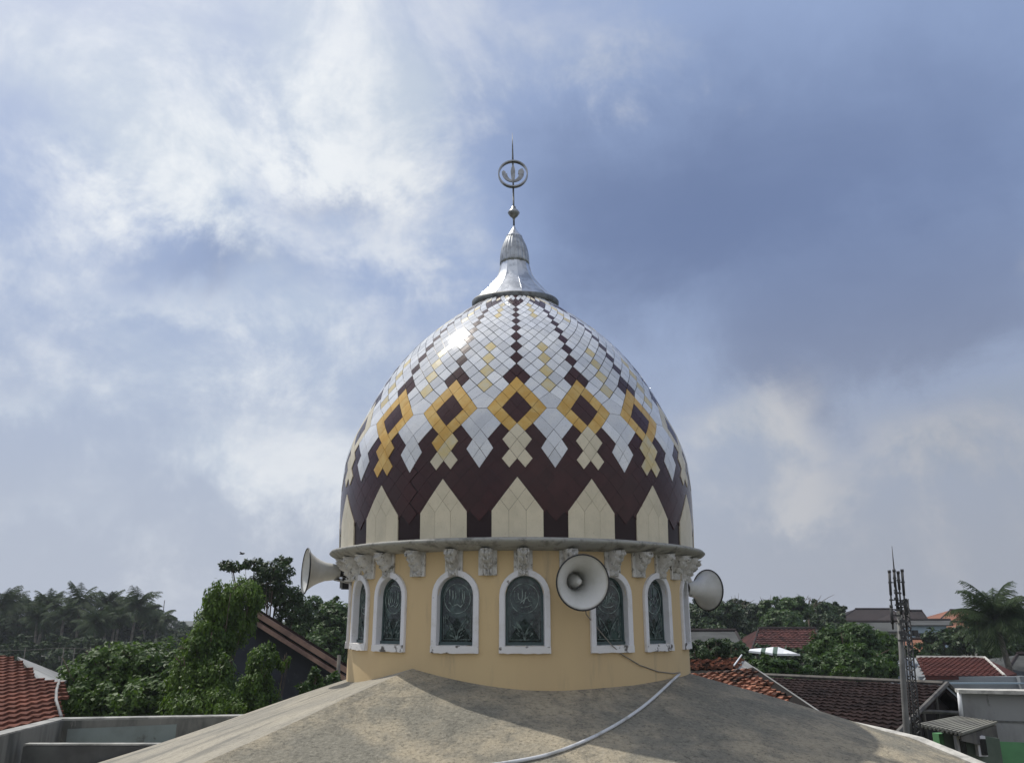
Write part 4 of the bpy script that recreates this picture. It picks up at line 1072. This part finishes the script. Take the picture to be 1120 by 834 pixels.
for x_, y0, y1, dx_ in ((972.6, 624, 688, 4.2), (977.8, 623, 668, 3.5), (982.2, 625, 672, 3.8), (986.6, 623, 690, 5.2), (974.6, 662, 682, 1.5), (990.4, 655, 672, 1.5)):
    mb = MB(); p, q_ = np.array(at(x_, y0, PYY - .05)), np.array(at(x_ + dx_, y1, PYY - .05)); mb.tube([p, q_], .0135 if y1 - y0 > 40 else .024, 8)
    if y1 - y0 > 40: mb.tube([p, p + (q_ - p) * .42], .021, 8)
    mb.tube([p + (0, 0, -.03), p + (.0, .0, .012)], .026, 8)
    for f_ in (.2, .5, .85):
        c_ = p + (q_ - p) * f_; mb.tube([c_, (c_[0] + (981.5 + f_ * 4 - x_ - dx_ * f_) * .012, c_[1] + .06, c_[2])], .008, 5); mb.box(tuple(c_), (.04, .04, .025))
    mb.build('antenna', M['mast'], pl)
mb = MB(); mb.tube([at(983, 670, PYY), at(978, 624, PYY), at(975.5, 597, PYY)], [.014, .012, .004], 6); mb.build('whip', M['mast'], pl)
for k in range(9):
    y_ = 648 + k * 6.2; p = np.array(at(981 + (y_ - 640) * .085 + rga.uniform(-3, 4), y_, PYY - .07)); mb = MB(); mb.box(tuple(p), (rga.uniform(.05, .11), .04, rga.uniform(.02, .05))); mb.build('cross_arm', M['mast'], pl)
for c_, d_ in ((at(994, 694, PYY - .1), (.26, .04, .03)), (at(1001, 692, PYY - .1), (.07, .06, .09)), (at(988, 700, PYY - .1), (.16, .04, .03))):
    mb = MB(); mb.box(c_, d_); mb.build('cross_arm', M['mast'], pl)

# ------------------------------------------------------------------ trees
def leaf_mesh(mb_name, lobes, n, size, seed, mode='clump', parent=None, matl=None, clumps=34, drp=.0, aspect=.45):
    rg = np.random.default_rng(seed); vol = np.array([l[3] * l[4] * l[5] for l in lobes]) ** (2 / 3); vol /= vol.sum()
    Ps = []; Ns = []
    for l, f in zip(lobes, vol):
        c = np.array(l[:3]); rad = np.array(l[3:6]); nc = max(6, int(clumps * f * len(lobes)))
        d = rg.normal(size=(nc, 3)); d /= np.linalg.norm(d, axis=1)[:, None]
        rr = rg.uniform(.45, 1.0, nc) ** .6; cc_ = c + d * rad * rr[:, None] * rg.uniform(.85, 1.08, (nc, 1))
        cr = rg.uniform(.16, .34, nc) * rad.mean()
        m = int(n * f); idx = rg.integers(0, nc, m)
        e = rg.normal(size=(m, 3)); e /= np.linalg.norm(e, axis=1)[:, None]
        pr = cc_[idx] + e * (cr[idx] * rg.uniform(.2, 1., m) ** .5)[:, None] * np.array((1, 1, .72))
        if mode == 'strand':
            pr[:, 2] -= rg.uniform(0, 1, m) ** 1.2 * cr[idx] * 2.2
        Ps.append(pr); Ns.append(e * .6 + d[idx] * .5 + np.array((0, 0, .5)))
    Pp = np.concatenate(Ps); N = np.concatenate(Ns) + rg.normal(0, .55, (len(Pp), 3)); N /= np.linalg.norm(N, axis=1)[:, None]
    m = len(Pp)
    if mode == 'strand': A = np.tile((0, 0, -1.), (m, 1)) + rg.normal(0, .28, (m, 3))
    else: A = rg.normal(size=(m, 3)); A[:, 2] -= drp
    U = np.cross(N, A); U /= np.linalg.norm(U, axis=1)[:, None] + 1e-9; Wv = np.cross(U, N)
    s_ = size * rg.uniform(.6, 1.35, (m, 1)); asp = aspect
    V = np.stack([Pp - Wv * s_, Pp - U * s_ * asp, Pp + Wv * s_, Pp + U * s_ * asp], 1).reshape(-1, 3)
    F = np.arange(4 * m).reshape(-1, 4)
    r = parent
    while r is not None and r.parent is not None: r = r.parent
    org = np.array(ORG[r]) if r is not None else np.array((V[:, 0].mean(), V[:, 1].mean(), -9.))
    me = bpy.data.meshes.new(mb_name); me.vertices.add(4 * m); me.vertices.foreach_set('co', (V - org).ravel())
    me.loops.add(4 * m); me.loops.foreach_set('vertex_index', F.ravel()); me.polygons.add(m)
    me.polygons.foreach_set('loop_start', np.arange(0, 4 * m, 4)); me.polygons.foreach_set('loop_total', np.full(m, 4)); me.update(); me.validate()
    me.materials.append(matl); o = bpy.data.objects.new(mb_name, me); COL.objects.link(o)
    if parent is not None: o.parent = parent
    else: o.location = (org[0], org[1], org[2] + H); ORG[o] = tuple(org)
    return o
def lobe(px, py, Y, rx, rz, ry=None):
    c = at(px, py, Y); k = Y / 880 * 1.03; return (*c, rx * k, (ry or rx) * k, rz * k)
def tree(name, label, lobes, n, size, matl, seed, trunk=None, mode='clump', group=None, cat='tree', clumps=34, drp=0., aspect=.45, tr=.14):
    cxm = np.mean([l[0] for l in lobes]); cy = np.mean([l[1] for l in lobes])
    root = thing(name, (float(cxm), float(cy), -9.), label, cat, group)
    rg = random.Random(seed); mb = MB(); top = max(l[2] for l in lobes); midz = min(l[2] for l in lobes)
    fork = np.array((cxm, cy, -9 + (midz + 9) * .55))
    mb.tube([(cxm, cy, -9), tuple(fork * .5 + np.array((cxm + rg.uniform(-.2, .2), cy, -9)) * .5), tuple(fork)], [tr * 1.5, tr * 1.15, tr], 8)
    for l in lobes:
        c = np.array(l[:3]); m1 = (fork + c) / 2 + np.array((rg.uniform(-.2, .2), 0, -.15)); mb.tube([fork, m1, c, c + (0, 0, l[5] * .5)], [tr * .8, tr * .5, tr * .3, tr * .1], 6)
        for k in range(5):
            e = c + np.array((rg.uniform(-.8, .8) * l[3], rg.uniform(-.8, .8) * l[4], rg.uniform(-.2, .85) * l[5])); mb.tube([m1 if k % 2 else c, e], [tr * .28, tr * .08], 5)
    mb.build('trunk', M['bark'], root)
    leaf_mesh('crown', lobes, n, size, seed, mode, root, matl, clumps, drp, aspect)
    return root

tree('broadleaf_bush', 'rounded broad-leaved bush spilling over the concrete parapet', [lobe(118, 742, 22, 44, 32), lobe(165, 737, 22.5, 46, 32), lobe(95, 766, 21.5, 34, 26), lobe(185, 765, 21.5, 40, 30), lobe(145, 772, 21, 45, 24), lobe(215, 728, 23, 30, 24)],
     36000, .066, M['leaf_bush'], 3, clumps=90, cat='bush', aspect=.5)
tree('trailing_tree', 'tall vine-draped green tree with trailing foliage left of the dark gable wall', [lobe(243, 655, 21, 19, 20), lobe(266, 650, 21.5, 20, 20), lobe(232, 680, 20.8, 16, 22), lobe(258, 680, 21.5, 20, 18), lobe(218, 708, 20.3, 20, 26), lobe(242, 705, 20.6, 14, 22), lobe(208, 738, 20, 22, 24), lobe(235, 742, 20, 22, 28), lobe(222, 765, 19.6, 36, 16)],
     46000, .050, M['leaf_willow'], 5, mode='strand', clumps=100, aspect=.40, tr=.09)
tree('weeping_shrub', 'small weeping shrub in front of the dark blue gable wall', [lobe(287, 722, 19, 15, 20), lobe(283, 748, 18.8, 18, 20), lobe(311, 722, 19.3, 6, 12), lobe(262, 770, 18.6, 20, 9), lobe(290, 768, 18.7, 18, 10)],
     18000, .042, M['leaf_willow'], 6, mode='strand', clumps=40, cat='shrub', aspect=.40, tr=.035)
tree('sparse_tree', 'open dark tree with feathery top above the gable roof', [lobe(254, 619, 29, 15, 5), lobe(278, 617, 29, 14, 6), lobe(300, 624, 29, 20, 9), lobe(294, 638, 29.5, 24, 10), lobe(310, 652, 30, 24, 10), lobe(310, 612, 30, 11, 5), lobe(322, 670, 30, 20, 13), lobe(280, 650, 30, 18, 14)],
     9500, .07, M['leaf_dark'], 8, clumps=90, tr=.06)
tree('leafy_shrub', 'low leafy shrub where the gable wall meets the concrete roof', [lobe(345, 742, 20, 10, 12), lobe(362, 745, 20.2, 12, 9), lobe(335, 752, 19.8, 8, 8)], 1500, .075, M['leaf_mid'], 9, cat='shrub', clumps=16, tr=.05)
tree('green_tree', 'dense mid-green tree behind the gable roof, beneath the left loudspeaker', [lobe(340, 685, 44, 24, 30), lobe(368, 690, 43, 24, 32), lobe(352, 715, 42, 30, 26), lobe(328, 700, 45, 18, 22), lobe(385, 700, 43, 20, 34), lobe(364, 664, 44, 7, 14)],
     26000, .12, M['leaf_mid'], 10, clumps=90)
# right side
GR = 'trees in the green belt right of the dome'
tree('green_tree', 'dark green tree directly behind the right loudspeaker', [lobe(770, 678, 62, 24, 20), lobe(790, 672, 62, 20, 15), lobe(772, 700, 60, 26, 18)], 15000, .15, M['leaf_dark'], 21, group=GR, clumps=80)
tree('green_tree', 'dark tree between the loudspeaker and the bright green belt', [lobe(808, 672, 66, 18, 16), lobe(825, 675, 65, 16, 15), lobe(812, 690, 64, 20, 12)], 12000, .15, M['leaf_far'], 22, group=GR, clumps=70)
tree('green_tree', 'brightest green round tree of the belt, above the red roof', [lobe(848, 668, 62, 17, 13), lobe(868, 667, 62, 17, 13), lobe(855, 682, 60, 24, 14)], 14000, .14, M['leaf_mid'], 23, group=GR, clumps=80)
tree('green_tree', 'dark pointed tree at the right end of the green belt', [lobe(893, 668, 68, 17, 12), lobe(911, 667, 68, 12, 9), lobe(905, 682, 66, 22, 12)], 11000, .15, M['leaf_dark'], 24, group=GR, clumps=60)
tree('leafy_shrub', 'tangled shrubs between the drum and the white canopy', [lobe(775, 712, 30, 20, 12), lobe(798, 715, 31, 22, 14), lobe(760, 716, 29, 14, 12), lobe(815, 728, 28, 16, 10)], 12000, .075, M['leaf_dark'], 25, cat='shrub', clumps=40, tr=.07)
tree('leafy_shrub', 'upright green shrubs under the white canopy', [lobe(838, 732, 25, 20, 13), lobe(864, 733, 25, 18, 12), lobe(850, 748, 24.5, 26, 8)], 9000, .07, M['leaf_mid'], 26, cat='shrub', clumps=40, tr=.07)
tree('broad_tree', 'large dense tree left of the antenna pole, over the brown roof', [lobe(915, 712, 33, 26, 24), lobe(942, 703, 33, 26, 20), lobe(935, 728, 31, 36, 20), lobe(968, 710, 34, 18, 18), lobe(900, 732, 31, 22, 16), lobe(965, 730, 32, 18, 14)],
     30000, .085, M['leaf_mid'], 27, clumps=100)
tree('leafy_shrub', 'small grey-green round shrub at the foot of the large tree', [lobe(921, 736, 27, 9, 6)], 700, .07, M['leaf_bush'], 28, cat='shrub', clumps=14, tr=.04)
tree('dark_hedge', 'band of dark bushes behind the red hip roof on the right', [lobe(1030, 704, 52, 22, 14), lobe(1055, 700, 52, 22, 13), lobe(1085, 705, 50, 24, 14), lobe(1110, 700, 50, 20, 18)], 9500, .16, M['leaf_dark'], 29, cat='bushes', clumps=50)
tree('green_tree', 'small tree partly hiding the orange roof at right', [lobe(1058, 688, 70, 8, 8), lobe(1072, 678, 74, 14, 7), lobe(1066, 694, 69, 12, 8)], 2500, .16, M['leaf_mid'], 30, clumps=24)
tree('green_tree', 'dark tree at the right edge behind the coconut palm', [lobe(1100, 680, 62, 18, 20), lobe(1118, 690, 60, 18, 24)], 6000, .18, M['leaf_dark'], 31, clumps=40)

bt = thing('bare_tree', at(855, 655, 64)[:2] + (-9.,), 'leafless tree with fine bare twigs rising above the green belt', 'tree')
mb = MB(); rgb = random.Random(12)
for cx0 in (806, 845, 868, 884):
    b0 = np.array(at(cx0, 672, 64)); mb.tube([(b0[0], 64, -9), b0], [.12, .07], 5)
    for k in range(16):
        p = b0.copy(); pts_ = [p.copy()]; d_ = np.array((rgb.uniform(-.8, .8), rgb.uniform(-.3, .3), 1.))
        for j in range(4): p = p + d_ * rgb.uniform(.25, .5); d_ = d_ + np.array((rgb.uniform(-.5, .5), 0, rgb.uniform(-.4, .1))); pts_.append(p.copy())
        mb.tube(pts_, [.035, .028, .022, .016, .008], 4)
mb.build('branches', M['bark'], bt)
# palms
def frond(mb, c, az_, el0, L, droop_, rg, nl=22, lw=.05, ll=.55):
    pts = []; p = np.array(c, float); e = el0
    for i in range(9):
        pts.append(p.copy()); p = p + L / 8 * np.array((cos(az_) * cos(e), sin(az_) * cos(e), sin(e))); e -= droop_ * (.5 + i / 6)
    mb.tube(pts, [.035 * (1 - i / 9.5) for i in range(9)], 4)
    side = np.array((-sin(az_), cos(az_), 0))
    for i in range(nl):
        q_ = (i + 1.2) / (nl + 1.2) * 7.99; k = int(q_); a = pts[k] + (pts[k + 1] - pts[k]) * (q_ - k); tg = pts[k + 1] - pts[k]; tg /= np.linalg.norm(tg)
        l_ = ll * (.35 + sin(pi * min(1, (i + 2) / nl) ** .8) * .75)
        for s_ in (-1, 1):
            d_ = side * s_ * .75 + tg * .55 + np.array((0, 0, -.45 - rg.uniform(0, .35))); d_ /= np.linalg.norm(d_)
            e_ = a + d_ * l_; w_ = tg * lw; mb.add([a - w_, a + w_, e_ + w_ * .25, e_ - w_ * .25], [(0, 1, 2, 3)])
def palm(label, px, ytop, Y, crown_r, seed, group=None, lean=0., name='coconut_palm', nf=22, nl=22):
    rg = random.Random(seed); top = np.array(at(px, ytop + crown_r * .55 / (Y / 880), Y)); base = (top[0] - lean, top[1], -9.)
    root = thing(name, base, label, 'palm tree', group); mb = MB()
    mb.tube([base, (base[0] + lean * .25, base[1], -9 + (top[2] + 9) * .4), (base[0] + lean * .65, base[1], -9 + (top[2] + 9) * .75), tuple(top)], [.22, .16, .14, .12], 8); mb.build('trunk', M['palm_bark'], root)
    mb = MB()
    for k in range(nf):
        frond(mb, top, 2 * pi * k / nf * 2.4 + rg.uniform(-.2, .2), rg.uniform(-.5, 1.45), crown_r * rg.uniform(.85, 1.15), rg.uniform(.10, .2), rg, nl, .040 * Y / 90 + .008, 1.15 * crown_r / 3.2)
    mb.build('crown', M['leaf_palm'], root)
    return root
GP = 'coconut palms in the far grove on the left'
plist = [(2, 648, 84, 'coconut palm cut by the left edge of the picture', 3.6), (30, 655, 92, 'coconut palm, third crown from the left edge, lower than its neighbours', 3.4), (52, 651, 88, 'narrow coconut palm in the gap left of the tallest palm', 3.1), (87, 645, 86, 'tallest and widest coconut palm of the far grove', 4.0),
         (117, 650, 90, 'coconut palm just right of the tallest palm', 3.4), (133, 651, 96, 'slender coconut palm second left of the last tall one', 3.1), (150, 649, 88, 'wide coconut palm at the right end of the tall row', 3.9), (172, 668, 92, 'short coconut palm under the thin radio mast', 3.0), (41, 664, 84, 'low coconut palm whose crown fills the second gap from the left', 2.9), (160, 660, 95, 'coconut palm half hidden behind the wide one at the row end', 3.0), (126, 665, 83, 'low coconut palm in front of the slender one', 2.9), (16, 652, 95, 'coconut palm second from the left edge', 3.2), (70, 662, 82, 'low coconut palm in front, left of the tallest palm', 3.0), (104, 668, 80, 'low coconut palm in front between the two tall middle ones', 2.9)]
for i, (px, yt, Y, lb, cr) in enumerate(plist): palm(lb, px, yt, Y, cr * .70, 100 + i, GP, lean=random.Random(i).uniform(-.8, .8), nf=32, nl=20)
palm('big coconut palm with a shaggy crown and thin leaning trunk at the right edge', 1088, 651, 40, 2.15, 77, None, lean=-.9, name='coconut_palm', nf=52, nl=30)
tree('bushy_tree', 'dark leafy tree mixed into the palms at the left', [lobe(28, 686, 94, 30, 16), lobe(62, 688, 94, 28, 16), lobe(5, 690, 94, 24, 20)], 9000, .24, M['leaf_thicket'], 41, clumps=50)
tree('bushy_tree', 'dark leafy tree below the middle palms', [lobe(98, 688, 98, 28, 17), lobe(130, 684, 99, 26, 17), lobe(160, 690, 98, 24, 16)], 9000, .24, M['leaf_thicket'], 42, clumps=50)
tree('hazy_tree', 'pale distant tree right of the far palms', [lobe(188, 684, 150, 13, 9), lobe(178, 690, 148, 14, 8)], 3000, .38, M['leaf_far'], 43, clumps=24)
tree('hazy_tree', 'faint distant tree beside the trailing tree, on the left horizon', [lobe(223, 686, 190, 12, 8), lobe(236, 688, 190, 10, 8), lobe(205, 694, 185, 16, 7)], 3000, .45, M['leaf_far'], 44, clumps=24)
# undergrowth masses that nobody could count
def mass(name, label, boxes, n, size, matl, seed):
    o = leaf_mesh(name, boxes, n, size, seed, 'clump', None, matl, clumps=40); return tag(o, label, None, kind='stuff')
mass('undergrowth', 'dark undergrowth below the far palms', [lobe(x, 718, 74, 26, 20) for x in range(-30, 230, 30)] + [lobe(x, 700, 100, 26, 14) for x in range(-20, 240, 34)], 22000, .24, M['leaf_thicket'], 51)
mass('undergrowth', 'dark undergrowth between houses on the right', [lobe(x, 722, 42, 30, 14) for x in range(760, 1010, 40)] + [lobe(x, 705, 58, 26, 12) for x in range(760, 1000, 40)], 16000, .17, M['leaf_dark'], 52)
mass('far_wood', 'far-off wooded skyline', [lobe(x, 691 + (i % 3), 420, 26, 7, 10) for i, x in enumerate(range(-300, 1420, 40))], 30000, .9, M['leaf_far'], 53)
mass('undergrowth', 'low growth behind the parapet and the gable house', [lobe(x, 775, 24, 34, 16) for x in range(60, 300, 40)] , 6000, .12, M['leaf_dark'], 54)

rw_ = random.Random(31); wl = []
for i in range(150):
    Y_ = 48 + 200 * (i / 150) ** 1.2; X_ = rw_.uniform(-.95, .95) * Y_; r_ = rw_.uniform(3.2, 5.2)
    if abs(X_ / Y_) > .30 and Y_ < 110: continue
    wl.append((X_, Y_, -9 + r_ * .75, r_ * 1.25, r_ * 1.25, r_ * .8))
mass('wood', 'low tropical wood filling the plain behind the dome', wl, 60000, .42, M['leaf_far'], 55)
# slim radio mast, utility poles and wires on the far left
mb = MB(); p = at(180, 656, 130); mb.tube([(p[0], 130, -9), p], [.12, .06], 5); tag(mb.build('radio_mast', M['mast']), 'thin radio mast on the left horizon beside the short palm', 'mast')
wr = thing('power_line', at(60, 712, 66)[:2] + (-9.,), 'row of thin pale poles carrying wires in front of the far palm grove', 'power line')
xs = (-20, 28, 70, 82, 99, 117, 190)
for x_ in (28, 70, 82, 99, 117):
    mb = MB(); p = at(x_, 707 + (x_ % 3), 66); mb.tube([(p[0], 66, -9), p], .035, 5); mb.build('pole', M['timber'], wr)
mb = MB(); mb.tube([at(-20, 712, 66), at(28, 710.5, 66), at(70, 708, 66), at(117, 711, 66)], .014, 4); mb.tube([at(117, 708, 66), at(160, 703.5, 66), at(215, 702, 66)], .02, 4); mb.build('wire', M['timber'], wr)
# a bird above the sparse tree
bd = thing('bird', at(264.5, 605.5, 45), 'small dark bird in flight above the sparse tree', 'bird')
c_ = np.array(at(264.5, 605.5, 45)); mb = MB(); mb.tube([c_ + (-.14, 0, 0), c_ + (-.06, 0, .02), c_ + (.06, 0, .02), c_ + (.13, 0, .03), c_ + (.17, 0, .03)], [.005, .05, .055, .035, .01], 8)
mb.add([c_ + (-.05, 0, .03), c_ + (.07, 0, .03), c_ + (.02, -.30, .10), c_ + (-.06, -.26, .09), c_ + (.02, .30, .10), c_ + (-.06, .26, .09)], [(0, 1, 2, 3), (1, 0, 5, 4)]); mb.build('body', M['black'], bd)

# ------------------------------------------------------------------ haze
HAZE = True
if HAZE:
    mb = MB(); mb.box((0, 300, 3), (1500, 760, 26)); 
    vmin = -10.
    mb = MB(); mb.box((0, 320, (vmin + 9) / 2), (1500, 760, 9 - vmin))
    hm = bpy.data.materials.new('haze_air'); hm.use_nodes = True; tt = NT(hm.node_tree); tt.n.remove(tt.n['Principled BSDF'])
    pv = tt.new('ShaderNodeVolumePrincipled'); pv.inputs['Density'].default_value = .0005; pv.inputs['Color'].default_value = (.86, .91, 1, 1); pv.inputs['Anisotropy'].default_value = .2
    tt.link(pv.outputs[0], tt.n['Material Output'].inputs['Volume'])
    o = mb.build('haze', hm); tag(o, 'thin pale haze in the air', None, kind='stuff')
